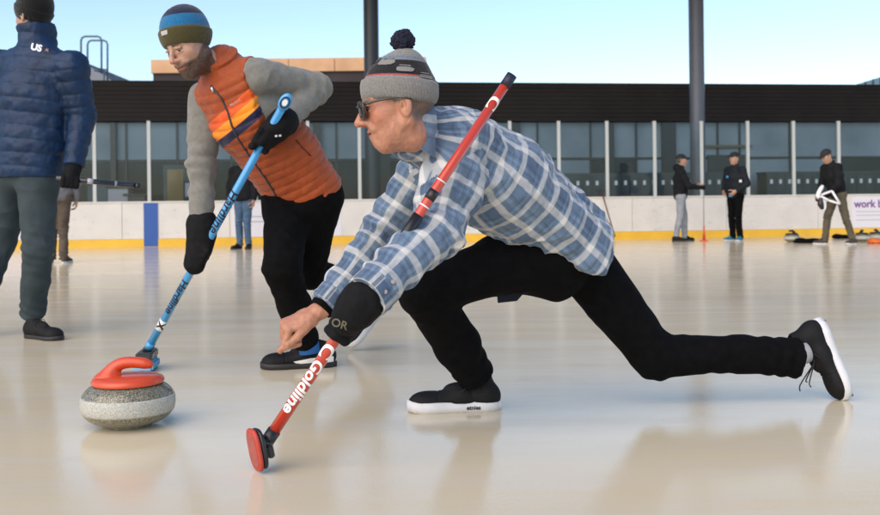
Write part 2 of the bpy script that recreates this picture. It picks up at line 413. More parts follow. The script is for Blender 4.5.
def eyes(J, parent, k=1.0):
    C = J['headc']; X = J['hf']; Z = nrm(J['hu'] - X * np.dot(X, J['hu'])); Y = np.cross(Z, X)
    for y in (-1, 1):
        bm = bmesh.new(); c = C + k * (X * .0775 + Y * y * .031 + Z * .001)
        bmesh.ops.create_uvsphere(bm, u_segments=16, v_segments=10, radius=.0118 * k, matrix=Matrix.Translation(c))
        o = bmobj('eye', bm, M_EYE, parent, True)
        bm = bmesh.new(); bmesh.ops.create_uvsphere(bm, u_segments=12, v_segments=8, radius=.0072 * k, matrix=Matrix.Translation(c + k * (X * .0062 - Z * .003)))
        bmobj('iris', bm, M_IRIS, o, True)
def shoe(parent, heel, fwd, up, m_up, m_sole, L=.29, sole_h=.024, h=.004, hi=.0, name='shoe', stripe=None, width=.05):
    X = nrm(fwd); Z = nrm(np.asarray(up, float) - X * np.dot(X, up)); Y = np.cross(Z, X); T = lambda x, y, z: heel + X * x + Y * y + Z * z
    k = L / .29; s = SDF()
    s.cone(T(.04 * k, 0, .045), T(.12 * k, 0, .05), .036, .038, .02, Y, (.9, 1.0)); s.cone(T(.12 * k, 0, .05), T(.245 * k, 0, .026), .038, .026, .03, Y, (1.05, 1.6))
    s.cone(T(.05 * k, 0, .06), T(.062 * k, 0, .085 + hi), .037, .04, .015, Y, .9)
    s.ell(T(.232 * k, 0, .030), (.056 * k, .045, .038), X, Z, .02); s.ell(T(.05 * k, 0, .05), (.052 * k, .036, .05), X, Z, .02); s.ell(T(.13 * k, 0, .075), (.05, .022, .022), X, nrm(Z + X * .45), .01)
    s.cut(T(0, 0, sole_h - .006), -Z)
    s.ell(T(.055 * k, 0, .12 + hi), (.035, .028, .035), X, Z, .006, True)
    def post(co):
        x = (co - heel) @ X; z = (co - heel) @ Z
        return .0012 * (np.abs(x - .19 * k) < .0015) - .002 * np.exp(-((x - .195 * k) / .003) ** 2) - .0015 * np.exp(-((x - .088 * k - .3 * (z - .05)) / .003) ** 2)
    o = sdf_obj(name, s, h, m_up, parent, post=post)
    bm = bmesh.new(); n = 40; rings = []
    def outl(t, g):
        a = 2 * math.pi * t; x = (.5 - .5 * math.cos(a)) * .295 * k - .004; u = x / (.29 * k)
        w = np.interp(u, [0, .06, .15, .35, .5, .7, .82, .93, .985, 1.02], [.004, .024, .034, .033, .036, .047, .047, .036, .018, .002]) * width / .047
        return x + (g * math.cos(a) * -1), (w + g) * (1 if math.sin(a) >= 0 else -1)
    zs = [(-.002, -.003), (0, 0), (.5, .0015), (.95, .001), (1, -.004)]
    for zz, g in zs:
        r = []
        for i in range(n):
            x, y = outl((i + .5) / n, g); bend = .005 * max(0, (x / L - .82) / .18) ** 2; r.append(bm.verts.new(T(x, y, sole_h * max(zz, 0) + bend)))
        rings.append(r)
    for a, b in zip(rings, rings[1:]):
        for i in range(n): bm.faces.new((a[i], a[(i + 1) % n], b[(i + 1) % n], b[i]))
    bm.faces.new(rings[0][::-1]); bm.faces.new(rings[-1])
    bmobj('sole', bm, m_sole, o, True)
    bm = bmesh.new()
    for i in range(5):
        x = (.125 + .018 * i) * k; z = .098 - .010 * i
        tube(bm, curve_pts([T(x, -.024, z - .016), T(x + .003, -.01, z - .001), T(x + .003, .01, z - .001), T(x, .024, z - .016)], 8), .0022, 6)
    tube(bm, curve_pts([T(.118, 0, .1), T(.125, .02, .104), T(.115, .036, .088), T(.135, .04, .07)], 10), .0018, 6)
    tube(bm, curve_pts([T(.118, 0, .1), T(.13, -.02, .104), T(.12, -.036, .088), T(.14, -.042, .07)], 10), .0018, 6)
    bmobj('lace', bm, M_LACE, o, True)
    return o, T
def frame_of(J, k=1.0):
    X = J['hf']; Z = nrm(J['hu'] - X * np.dot(X, J['hu'])); Y = np.cross(Z, X); C = J['headc']
    return (lambda x, y, z: C + k * (X * x + Y * y + Z * z)), X, Y, Z
def beanie(parent, J, m, k=1.0, h=.0035, front=.04, back=-.03, top=.06, cuff=.055, taper=0.0, name='beanie', amp=.0012, wid=1.0, bulge=.007, cone=None):
    T, X, Y, Z = frame_of(J, k); s = SDF()
    s.ell(T(-.010, 0, .045), (.105 * k * wid, .086 * k * wid, .095 * k), X, Z, .01); s.ell(T(-.02, 0, .06 + top), (.075 * k, .07 * k, .06 * k), X, Z, .04) if cone is None else s.cone(T(-.014, 0, .045), T(*cone[0]), .088 * k, cone[1] * k, .02)
    a, b = T(.105, 0, front), T(-.115, 0, back); d = nrm(b - a); n = nrm(np.cross(Y, d)); n = n if n @ Z > 0 else -n
    s.cut(T(.1, 0, front), -n, near=None)
    def post(co):
        z = (co - T(.105, 0, front)) @ n; ang = np.arctan2((co - C0) @ Y, (co - C0) @ X)
        return bulge * k * (1 / (1 + np.exp((z - cuff * k) / .0015))) + amp * np.sin(ang * 70)
    C0 = T(-.012, 0, .045)
    return sdf_obj(name, s, h, m, parent, post=post, loc=(T(.105, 0, front), X / k, Y / k, n / k)), T, n

M_EYE = mat('eye_white', (.20, .17, .15), .3); M_IRIS = mat('iris_dark', (.02, .015, .01), .15)
M_LACE = mat('black_lace', (.012, .012, .013), .8)
M_BLACKCLOTH = mat('black_trouser_cloth', (.003, .003, .0036), .9, var=.3, vscale=30, bump=.6, bscale=90, spec=.10)
M_SHOE = mat('black_shoe', (.006, .006, .007), .7, spec=.25, var=.3, vscale=40, bump=.3, bscale=200)
M_WHITESOLE = mat('white_rubber', (.60, .61, .63), .5, var=.06, vscale=30)
M_BLACKSOLE = mat('black_rubber', (.015, .015, .016), .6)
M_GLOVE = mat('black_glove', (.005, .005, .006), .8, var=.3, vscale=50, bump=.5, bscale=150, spec=.2)
M_STEEL = mat('silver', (.6, .6, .6), .2, metal=1)
M_WHITEPR = mat('white_print', (.8, .8, .8), .5)
M_BLACKPL = mat('black_plastic', (.012, .012, .014), .3)
M_DARKPR = mat('dark_print', (.01, .012, .03), .4)

# ------------------------------------------------------------------ materials of the setting
def ice_mat():
    m = mat('ice_surface', (.6, .52, .42), .2); nt = m.node_tree; b = nt.nodes['Principled BSDF']
    tc = N(nt, 'ShaderNodeTexCoord')
    def noise(sx, sy, sc_, det=5, dist=0):
        mp = N(nt, 'ShaderNodeMapping'); mp.inputs['Scale'].default_value = (sx, sy, 1); nt.links.new(tc.outputs['Object'], mp.inputs['Vector'])
        n = N(nt, 'ShaderNodeTexNoise'); n.inputs['Scale'].default_value = sc_; n.inputs['Detail'].default_value = det; n.inputs['Distortion'].default_value = dist
        nt.links.new(mp.outputs[0], n.inputs['Vector']); return n.outputs['Fac']
    def rng(x, a, b_, c, d):
        r = N(nt, 'ShaderNodeMapRange'); nt.links.new(x, r.inputs[0])
        for i, q in enumerate((a, b_, c, d)): r.inputs[i + 1].default_value = q
        return r.outputs[0]
    big = rng(noise(.5, 1, .8, 3), .35, .65, 0, 1); st = rng(noise(.25, 3.2, 1.6, 8, .4), .38, .66, 0, 1); fine = rng(noise(.6, 7, 5, 6, .2), .4, .62, 0, 1)
    c = mixc(nt, big, (.74, .628, .41), (.685, .59, .415)); c = mixc(nt, math_n(nt, 'MULTIPLY', st, .20), c, (.61, .60, .595))
    c = mixc(nt, math_n(nt, 'MULTIPLY', fine, .10), c, (.66, .66, .66)); nt.links.new(c, b.inputs['Base Color'])
    r = math_n(nt, 'ADD', math_n(nt, 'MULTIPLY', st, .06), .10); r = math_n(nt, 'ADD', r, math_n(nt, 'MULTIPLY', fine, .03)); nt.links.new(r, b.inputs['Roughness'])
    b.inputs['IOR'].default_value = 1.48; b.inputs['Specular IOR Level'].default_value = .5
    bp = N(nt, 'ShaderNodeBump'); bp.inputs['Strength'].default_value = .12; bp.inputs['Distance'].default_value = .02
    h = math_n(nt, 'ADD', math_n(nt, 'MULTIPLY', noise(1, 1.4, 1.6, 3), .8), math_n(nt, 'MULTIPLY', noise(1, 1, 120, 2), .14)); nt.links.new(h, bp.inputs['Height']); nt.links.new(bp.outputs[0], b.inputs['Normal'])
    return m
def pane_mat():
    m = bpy.data.materials.new('clear_barrier_glass'); m.use_nodes = True; nt = m.node_tree; nt.nodes.remove(nt.nodes['Principled BSDF'])
    out = nt.nodes['Material Output']; t = N(nt, 'ShaderNodeBsdfTransparent'); t.inputs[0].default_value = (.88, .92, .94, 1)
    g = N(nt, 'ShaderNodeBsdfGlossy'); g.inputs['Roughness'].default_value = .04; g.inputs[0].default_value = (.9, .95, 1, 1)
    f = N(nt, 'ShaderNodeFresnel'); f.inputs[0].default_value = 1.25; x = N(nt, 'ShaderNodeMixShader')
    nt.links.new(f.outputs[0], x.inputs[0]); nt.links.new(t.outputs[0], x.inputs[1]); nt.links.new(g.outputs[0], x.inputs[2]); nt.links.new(x.outputs[0], out.inputs[0]); return m
M_ICE = ice_mat(); M_PANE = pane_mat()
M_BOARD = mat('white_board', (.68, .65, .61), .4, var=.06, vscale=2.5, bump=.1, bscale=8)
nt = M_BOARD.node_tree; b_ = nt.nodes['Principled BSDF']; src_ = b_.inputs['Base Color'].links[0].from_socket
tc_ = N(nt, 'ShaderNodeTexCoord'); mp_ = N(nt, 'ShaderNodeMapping'); mp_.inputs['Scale'].default_value = (1.5, 1.5, 5); nt.links.new(tc_.outputs['Object'], mp_.inputs[0])
sn_ = N(nt, 'ShaderNodeTexNoise'); sn_.inputs['Scale'].default_value = 3.5; sn_.inputs['Detail'].default_value = 9; sn_.inputs['Roughness'].default_value = .75; nt.links.new(mp_.outputs[0], sn_.inputs['Vector'])
nt.links.new(mixc(nt, math_n(nt, 'MULTIPLY', band(nt, sn_.outputs[0], .62, 2, .04), .45), src_, (.30, .29, .28)), b_.inputs['Base Color'])
M_YELLOW = mat('yellow_kickplate', (.80, .47, .035), .4, var=.08, vscale=3)
M_BLUELINE = mat('blue_board_stripe', (.02, .09, .36), .4)
M_POST = mat('white_post', (.52, .54, .53), .4)
M_FASCIA = mat('dark_corrugated_metal', (.013, .0085, .0075), .6, spec=.3, var=.3, vscale=1.2, metal=.0)
M_FRAME = mat('dark_window_frame', (.012, .012, .014), .4)
M_GREYGLASS = mat('blue_grey_window', (.19, .25, .31), .12, var=.3, vscale=.6, spec=.25)
M_DARKGLASS = mat('dark_window', (.022, .03, .036), .12, var=.7, vscale=1.2, spec=.15)
M_COLUMN = mat('slate_blue_column', (.095, .105, .14), .4, var=.1, vscale=2)
M_COLUMN2 = mat('dark_slate_column', (.024, .030, .042), .4, var=.1, vscale=2)
M_CONCRETE = mat('concrete', (.3, .29, .28), .8, var=.15, vscale=3)
M_TAN = mat('tan_stone_cladding', (.62, .36, .19), .7, var=.12, vscale=1.5)
M_BROWN = mat('dark_brown_cladding', (.035, .022, .022), .7, var=.3, vscale=.8)
M_ROOFGREY = mat('grey_metal_roof', (.16, .18, .22), .5, var=.1, vscale=1)
M_RAIL = mat('grey_blue_pipe', (.10, .16, .20), .45)
M_LOCKER = mat('dark_locker', (.045, .06, .065), .5, var=.3, vscale=2)
M_TAGW = mat('white_locker_tag', (.75, .8, .8), .4)
M_PURPLE = mat('purple_print', (.17, .06, .26), .5); M_GREYPR = mat('grey_print', (.42, .41, .45), .5); M_MAUVE = mat('mauve_print', (.32, .10, .30), .5)

# ------------------------------------------------------------------ the setting
E_ = nrm(V(.992, .127, 0)); NN = V(-E_[1], E_[0], 0); W0 = V(0, 19.3, 0); ZV = V(0, 0, 1)
def Wp(s, t, z): return W0 + E_ * s + NN * t + ZV * z
def su(u, t=0.0):                                   # wall coordinate s seen at pixel column u
    x = (u - 440) / F_PX; b = W0 + NN * t; return (x * b[1] - b[0]) / (E_[0] - x * E_[1])
def wbox(bm, s0, s1, t0, t1, z0, z1): addbox(bm, Wp((s0 + s1) / 2, (t0 + t1) / 2, (z0 + z1) / 2), E_ * (s1 - s0) / 2, NN * (t1 - t0) / 2, ZV * (z1 - z0) / 2)
def sheet(name, pts, m, kind='structure'):
    bm = bmesh.new(); bm.faces.new([bm.verts.new(p) for p in pts]); o = bmobj(name, bm, m); o['kind'] = kind
    return o
sheet('ground', [(-300, -300, -.05), (300, -300, -.05), (300, 300, -.05), (-300, 300, -.05)], M_CONCRETE)
o = sheet('ice', [tuple(Wp(-22, 0, 0)), (-22 * .992, -14, 0), (24, -14, 0), tuple(Wp(24, 0, 0))], M_ICE)
sheet('walkway', [tuple(Wp(-22, .16, .02)), tuple(Wp(24, .16, .02)), tuple(Wp(24, 3.0, .02)), tuple(Wp(-22, 3.0, .02))], mat('rubber_walkway', (.05, .05, .055), .8))

# rink barrier -------------------------------------------------------
BH = .885; SP = 1.029; SB = su(656); GT = 2.46
barrier = empty('rink_barrier', Wp(0, 0, 0)); tag(barrier, 'white rink boards with a yellow kick strip, white posts and clear glass panes', 'rink barrier')
bm = bmesh.new(); s_edges = [SB + SP * 2 * k - SP * .5 for k in range(-11, 10)]
for a, b in zip(s_edges, s_edges[1:]): wbox(bm, a + .004, b - .004, -.0, .10, .155, BH - .03)
bmobj('board_panel', bm, M_BOARD, barrier)
bm = bmesh.new(); wbox(bm, s_edges[0], s_edges[-1], -.012, .10, 0.0, .152); bmobj('kickplate', bm, M_YELLOW, barrier)
bm = bmesh.new(); wbox(bm, s_edges[0], s_edges[-1], -.02, .13, BH - .028, BH); bmobj('cap_rail', bm, M_BOARD, barrier)
bm = bmesh.new(); sc0 = su(150.8); wbox(bm, sc0 - .135, sc0 + .135, -.016, -.004, 0.005, BH - .005); bmobj('stripe', bm, M_BLUELINE, barrier)
post = None
for k in range(-19, 17):
    s_ = SB + SP * k; w = .032
    bm = bmesh.new(); wbox(bm, s_ - w, s_ + w, .03, .09, BH + .001, GT); bmobj('post', bm, M_POST, barrier)
    bm = bmesh.new(); wbox(bm, s_ + w + .004, s_ + SP - w - .004, .052, .064, BH + .002, GT - .03); bmobj('glass_pane', bm, M_PANE, barrier)
def sign(u0, u1, z0, z1, label):
    a, b = su(u0), su(u1); o = empty('board_sign', Wp((a + b) / 2, 0, z0)); tag(o, label, 'sign')
    bm = bmesh.new(); wbox(bm, a, b, -.006, -.001, z0, z1); bmobj('sign_panel', bm, mat('white_sign_panel', (.72, .70, .76), .4), o)
    return o, a, b
def wall_text(s, size, s0, z0, m, parent, bold=0.0, name='lettering', t=-.009):
    bm = text_mesh(s, size, bold); map_bm(bm, lambda x, y: Wp(s0 + x, t, z0 + y)); bmobj(name, bm, m, parent)
def wall_bar(s0, s1, z0, z1, m, parent, name='printed_line', t=-.008):
    bm = bmesh.new(); wbox(bm, s0, s1, t - .001, t, z0, z1); bmobj(name, bm, m, parent)
o, a, b = sign(852, 905, .16, BH - .05, 'white board sign with purple lettering right of the bending man')
wall_text('work b', .225, a + .045, .60, M_PURPLE, o, .006)
for z in (.50, .42, .32): wall_bar(a + .09, a + .75, z, z + .014, M_GREYPR, o)
o, a, b = sign(232, 341, .16, BH - .05, 'pale board sign with a mauve disc, behind the man in the orange vest')
for (u0, u1, z) in ((312, 334, .44), (306, 334, .33), (238, 262, .55), (238, 268, .45)): wall_bar(su(u0), su(u1), z, z + .022, M_GREYPR, o)
bm = bmesh.new(); cs_ = su(330); r_ = .1
vs = [bm.verts.new(Wp(cs_ + r_ * math.cos(2 * math.pi * i / 40), -.009, .74 + r_ * math.sin(2 * math.pi * i / 40))) for i in range(40)]; bm.faces.new(vs); disc = bmobj('disc', bm, M_MAUVE, o)
for dz, w in ((.02, .055), (-.015, .06)): wall_bar(cs_ - w, cs_ + w, .74 + dz, .752 + dz, M_GREYPR, disc, t=-.0105)
o, a, b = sign(2, 49, .16, BH - .05, 'pale board sign with grey lines beside the teal trousers')
for z in (.62, .54, .40): wall_bar(a + .35, b - .08, z, z + .014, M_GREYPR, o)

# pavilion behind the barrier ---------------------------------------
FT = 3.0
pav = empty('pavilion', Wp(0, FT, 0)); tag(pav, 'long low pavilion with dark corrugated fascia over blue-grey windows', 'building')
ZF0, ZF1 = 2.70, 3.575
bm = bmesh.new(); prof = []; n = 9; ph = (ZF1 - ZF0) / n
for i in range(n):
    z = ZF0 + i * ph; prof += [(FT - .30, z + .004), (FT - .30, z + ph * .88), (FT - .292, z + ph * .90), (FT - .292, z + ph - .004)]
prof += [(FT - .30, ZF1 + .03), (FT + .2, ZF1 + .03), (FT + .2, ZF0)]
A = [bm.verts.new(Wp(-24, t, z)) for t, z in prof]; B = [bm.verts.new(Wp(26, t, z)) for t, z in prof]
for i in range(len(prof)): j = (i + 1) % len(prof); bm.faces.new((A[i], A[j], B[j], B[i]))
bm.faces.new(A); bm.faces.new(B[::-1]); bmobj('fascia', bm, M_FASCIA, pav)
bm = bmesh.new(); wbox(bm, -24, 26, FT + .21, FT + 12, ZF1 - .25, ZF1 - .02); bmobj('roof', bm, M_CONCRETE, pav)
bm = bmesh.new(); wbox(bm, -24, 26, FT + .9, FT + 1.0, .0, ZF1 - .26); bmobj('interior_wall', bm, mat('dim_interior_wall', (.06, .065, .07), .8, var=.5, vscale=.9), pav)
ms = []                                              # mullions seen at these pixel columns
bays = [su(u, FT) for u in (-30, 25, 75, 127, 178, 232, 285, 337, 388, 437, 488, 538, 591, 636.5, 668, 718, 740, 790, 838, 890, 940)]
for i, (a, b) in enumerate(zip(bays, bays[1:])):
    w = .022
    bm = bmesh.new(); wbox(bm, a - w, a + w, FT - .04, FT + .06, .02, ZF0); bmobj('mullion', bm, M_FRAME, pav)
    bm = bmesh.new(); wbox(bm, a + w, b - w, FT + .0, FT + .02, 1.86, ZF0 - .002); bmobj('upper_window', bm, M_GREYGLASS, pav)
    bm = bmesh.new(); wbox(bm, a + w, b - w, FT + .0, FT + .02, .1, 1.80); bmobj('lower_window', bm, (M_GREYGLASS if i >= 11 and i % 3 else M_DARKGLASS), pav)
    bm = bmesh.new(); wbox(bm, a + w, b - w, FT - .03, FT + .05, 1.802, 1.858); bmobj('transom', bm, M_FRAME, pav)
for u, w in ((517, .12), (612, .09), (671, .17), (385, .14), (318, .1), (113, .06)):
    bm = bmesh.new(); c = su(u, FT - .2); wbox(bm, c - w, c + w, FT - .14, FT - .045, .02, ZF0 - .003); bmobj('pier', bm, M_FRAME, pav)
a, b = su(707, FT), su(746, FT)
dr = bmesh.new(); wbox(dr, a, b, FT - .12, FT - .05, .02, 1.9); dr = bmobj('door', dr, mat('black_door', (.008, .011, .013), .3, var=.5, vscale=3), pav)
bm = bmesh.new(); wbox(bm, a - .1, b + .12, FT - .13, FT - .125 + .07, 2.08, 2.14); bmobj('yellow_lintel', bm, mat('ochre_paint', (.12, .09, .035), .5), pav)
bm = bmesh.new(); wbox(bm, b - .12, b - .08, FT - .17, FT - .12, .85, 1.25); bmobj('handle', bm, M_STEEL, dr)
for (u0, u1) in ((488, 707), (748, 905)):
    a, b = su(u0, FT), su(u1, FT); t0, t1 = FT - 1.0, FT - .5
    k = 0; lk = .225; x = a
    root = empty('locker_row', Wp(a, t0, 0.02)); tag(root, 'dark row of narrow lockers with white number tags ' + ('between the plaid man and the door' if u0 < 500 else 'right of the door'), 'lockers', 'locker rows behind the glass')
    bm = bmesh.new(); wbox(bm, a, b, t0 + .012, t1, .02, 1.40); wbox(bm, a - .02, b + .02, t0, t1 + .02, 1.402, 1.45); bmobj('cabinet', bm, M_LOCKER, root)
    while x + lk < b:
        bm = bmesh.new(); wbox(bm, x + .008, x + lk - .008, t0 - .004, t0 + .010, .06, 1.38); d = bmobj('locker_door', bm, M_LOCKER, root)
        bm = bmesh.new(); c = x + lk / 2; wbox(bm, c - .032, c + .032, t0 - .010, t0 - .005, 1.17, 1.27); bmobj('number_tag', bm, M_TAGW, d)
        x += lk
# tables and machines at the left end, behind the glass
def simple_box_thing(name, label, cat, u, w, z0, z1, t, m, extra=None, group=None):
    c = su(u, t); o = empty(name, Wp(c, t, z0)); tag(o, label, cat, group); bm = bmesh.new()
    wbox(bm, c - w / 2, c + w / 2, t, t + .5, z0, z1); bmobj('body', bm, m, o, bevel=.01)
    if extra: extra(o, c, t)
    return o
def vend(o, c, t):
    bm = bmesh.new(); wbox(bm, c - .22, c + .12, t - .012, t - .002, .75, 1.6); bmobj('window', bm, mat('amber_window', (.24, .17, .06), .3), o)
    bm = bmesh.new(); wbox(bm, c + .16, c + .26, t - .012, t - .002, 1.0, 1.3); bmobj('keypad', bm, M_GREYPR, o)
simple_box_thing('vending_machine', 'dark vending machine with amber window behind the left glass', 'vending machine', 178, .62, .02, 1.7, FT - .75, M_LOCKER, vend)
for i, (u, m, h, lb) in enumerate(((118, M_GREYPR, 1.18, 'grey bin standing left of the blue stripe behind the glass'), (135, M_LOCKER, 1.02, 'dark bin standing just left of the blue board stripe'), (98, mat('blue_grey_bin', (.05, .09, .12), .5), 1.25, 'blue-grey bin beside the blue puffer jacket, behind the glass'))):
    def lid(o, c, t, h=h):
        bm = bmesh.new(); wbox(bm, c - .24, c + .24, t - .03, t + .53, h + .002, h + .05); bmobj('lid', bm, M_FRAME, o)
    simple_box_thing('waste_bin', lb, 'bin', u, .42, .02, h, FT - 1.3, m, lid, 'bins behind the left glass')

# columns and canopy --------------------------------------------------
def column(u, t, r, m, label):
    c = Wp(su(u, t), t, 0); o = empty('canopy_column', c); tag(o, label, 'column', 'columns carrying the canopy')
    bm = bmesh.new(); lathe(bm, [(r, .02), (r, 6.35)], 40, c); bmobj('shaft', bm, m, o, True)
    bm = bmesh.new(); lathe(bm, [(0, .021), (r + .09, .021), (r + .09, .06), (r + .002, .07)], 40, c); bmobj('base_collar', bm, m, o, False)
    for z in (.9, 2.6):
        bm = bmesh.new(); lathe(bm, [(r + .001, z), (r + .006, z), (r + .006, z + .05), (r + .001, z + .05)], 40, c); bmobj('band', bm, m, o, False)
column(698.3, 1.0, .165, M_COLUMN, 'slate blue round column rising past the fascia beside the man in grey trousers')
column(373.2, 1.0, .16, M_COLUMN2, 'dark round column rising behind the pompom hat')
bm = bmesh.new(); wbox(bm, -24, 26, -4.0, 4.2, 6.35, 6.9); can = bmobj('canopy_roof', bm, mat('grey_canopy', (.22, .23, .26), .6, var=.2, vscale=.6)); tag(can, 'flat grey canopy above the far half of the rink', 'canopy')

# what stands behind the pavilion ------------------------------------
def bx(name, x0, x1, y0, y1, z0, z1, m, parent=None):
    bm = bmesh.new(); addbox(bm, ((x0 + x1) / 2, (y0 + y1) / 2, (z0 + z1) / 2), ((x1 - x0) / 2, 0, 0), (0, (y1 - y0) / 2, 0), (0, 0, (z1 - z0) / 2)); return bmobj(name, bm, m, parent)
d = 36.0; pL, pR = P(153, 65, d), P(425, 65, d); zt = P(290, 58.8, d)[2]; zm = P(290, 72, d)[2]
blk = empty('penthouse_block', ((pL[0] + pR[0]) / 2, d, 0)); tag(blk, 'brown block with a sunlit tan top band above the roof', 'building')
bx('wall', pL[0], pR[0], d, d + 7, 0, zm - .002, M_BROWN, blk)
nP = 6
for i in range(nP):
    a = pL[0] - .06 + (pR[0] - pL[0] + .12) * i / nP; b = pL[0] - .06 + (pR[0] - pL[0] + .12) * (i + 1) / nP
    bx('cladding_panel', a + .012, b - .012, d - .1, d + 7.1, zm, zt, M_TAN, blk)
def wedge(name, pts, depth, m, label, cat):
    bm = bmesh.new(); A = [bm.verts.new(p) for p in pts]; B = [bm.verts.new(np.array(p) + V(0, depth, 0)) for p in pts]
    for i in range(len(A)): j = (i + 1) % len(A); bm.faces.new((A[i], A[j], B[j], B[i]))
    bm.faces.new(A); bm.faces.new(B[::-1]); o = empty(name, np.array(pts[0]) * V(1, 1, 0)); tag(o, label, cat)
    b = bmobj('roof_slope', bm, m, o); return o
d = 46.0; a = P(124, 88, d); b = P(82, 62, d); c = P(-80, 62, d); e = P(-80, 150, d); f = P(124, 150, d)
w = wedge('sloped_roof_hall', [a, b, c, e, f], 8, M_ROOFGREY, 'grey hall with a sloping roof behind the ladder hoops', 'building')
for i in range(4):
    q = a + (b - a) * (i + .5) / 4
    bm = bmesh.new(); tube(bm, [q + V(0, -.03, .05), q + V(0, 8, .05)], .05, 6); bmobj('seam', bm, M_ROOFGREY, w)
d = 50.0; a = P(846, 88, d); b = P(884, 76, d); c = P(1000, 72, d); e = P(1000, 150, d); f = P(846, 150, d)
w = wedge('glazed_roof_hall', [a, b, c, e, f], 8, mat('blue_grey_glazing', (.12, .2, .28), .25), 'blue-grey sloping glazed roof at the right end', 'building')
for i in range(5):
    q = a + (b - a) * (i + .5) / 5
    bm = bmesh.new(); tube(bm, [q + V(0, -.06, -2), q + V(0, -.06, .02)], .035, 6); bmobj('glazing_bar', bm, M_FRAME, w)
lad = empty('roof_ladder', P(92, 86, 25.5) * V(1, 1, 0) + V(0, 0, 3.5)); tag(lad, 'roof ladder with two looped pipe handrails above the fascia', 'ladder')
def hoop(u0, u1, v0, v1a, v1b, d):
    r = 4.0
    pts = [P(u0, v1a, d), P(u0, v0 + r, d), P(u0 + 1.2, v0 + 1.2, d), P(u0 + r, v0, d), P(u1 - r, v0, d), P(u1 - 1.2, v0 + 1.2, d), P(u1, v0 + r, d), P(u1, v1b, d)]
    bm = bmesh.new(); tube(bm, pts, .026, 8); bmobj('handrail', bm, M_RAIL, lad, True)
hoop(81, 101.5, 36.5, 90, 72, 25.5); hoop(87.5, 107.5, 40.5, 72, 90, 26.1)
for v in (70, 72.6): bm = bmesh.new(); tube(bm, [P(94, v - 2, 25.5), P(107.5, v, 26.1)], .02, 6); bmobj('brace', bm, M_RAIL, lad, True)
bm = bmesh.new(); tube(bm, [P(104, 72, 25.8), P(104, 90, 25.8)], .024, 6); bmobj('stringer', bm, M_RAIL, lad, True)
# ------------------------------------------------------------------ light
w = bpy.data.worlds.new('World'); sc.world = w; w.use_nodes = True; nt = w.node_tree
sky = N(nt, 'ShaderNodeTexSky'); sky.sky_type = 'NISHITA'; sky.sun_disc = False
SEL, SAZ = math.radians(38.0), math.radians(215)     # azimuth clockwise from +Y: the sun stands behind and left of the camera
sky.sun_elevation = SEL; sky.sun_rotation = SAZ; sky.air_density = 1.0; sky.dust_density = .6; sky.ozone_density = 1.5
bg = nt.nodes['Background']; nt.links.new(sky.outputs[0], bg.inputs[0]); bg.inputs[1].default_value = .105
sd = bpy.data.lights.new('sun', 'SUN'); sd.energy = 1.5; sd.angle = math.radians(85); sd.color = (1, .80, .60)
so = bpy.data.objects.new('sun', sd); COL.objects.link(so)
to = -V(math.sin(SAZ) * math.cos(SEL), math.cos(SAZ) * math.cos(SEL), math.sin(SEL)); so.rotation_euler = Vector(to).to_track_quat('-Z', 'Y').to_euler(); so.location = (0, 0, 20)
sc.view_settings.view_transform = 'Standard'; sc.view_settings.look = 'None'; sc.view_settings.gamma = 1; sc.view_settings.use_curve_mapping = False
sc.view_settings.exposure = 1.1
sc.cycles.use_denoising = True; sc.cycles.max_bounces = 8; sc.cycles.transparent_max_bounces = 16

# ================================================================== PEOPLE
# ---- lunging man in the plaid shirt
J = {}
J['lat'] = nrm(V(.12, -1, 0)); J['g'] = 1.0
J['pelvis'] = P(563, 236, 3.16); J['waist'] = P(530, 205, 3.08); J['chest'] = P(490, 172, 2.98); J['upper'] = P(458, 148, 2.92); J['neck'] = P(411, 131, 2.77)
J['hf'] = nrm(V(-.975, -.08, -.17)); J['hu'] = nrm(V(-.17, 0, .97)); J['headc'] = P(399, 105, 2.70)
J['shL'] = P(462, 148, 2.80); J['elL'] = P(437, 229, 2.69); J['wrL'] = P(366, 297, 2.50)
J['shR'] = P(436, 150, 3.06); J['elR'] = P(384, 232, 3.08); J['wrR'] = P(319, 311, 2.94)
J['hpL'] = P(558, 246, 3.12); J['knL'] = P(424, 291, 2.96); J['anL'] = P(474, 372, 3.21)
J['hpR'] = P(570, 248, 3.28); J['knR'] = P(655, 356, 3.30); J['anR'] = P(790, 358, 3.34)
root = empty('person', J['anL'] * V(1, 1, 0)); tag(root, 'man lunging low on the ice in blue plaid shirt, grey pompom hat and sunglasses', 'person')
HK = 1.04
s = SDF(); body_sdf(s, J, -.004, 'talna'); head_sdf(s, J['headc'], J['hf'], J['hu'], HK, chin=.012)
HF = nrm(P(281, 329, 2.90) - J['wrR'])
hand_sdf(s, J['wrR'] + HF * .02, HF, nrm(V(-.3, -.45, .9)), V(.1, -1, -.5), 1.14, [(.95, 1.3, .7), (1.1, 1.35, .7), (1.15, 1.35, .7), (1.2, 1.3, .7)], thumb=(.95, .22, -.30), tcurl=.6)
sdf_obj('body', s, .0028, skin_mat('ruddy_skin', (.43, .205, .128)), root, relaxn=1, post=lambda co: .0016 * (fbm(co * 55, 2) - .5) + folds(42, .0014, V(.3, .1, 1), 2.5, 1.0)(co),
        colfn=skin_col(J, (.43, .205, .128), brow=(.25, .17, .12), hair=(.115, .09, .075), k=HK, flush=.5))
eyes(J, root, HK)
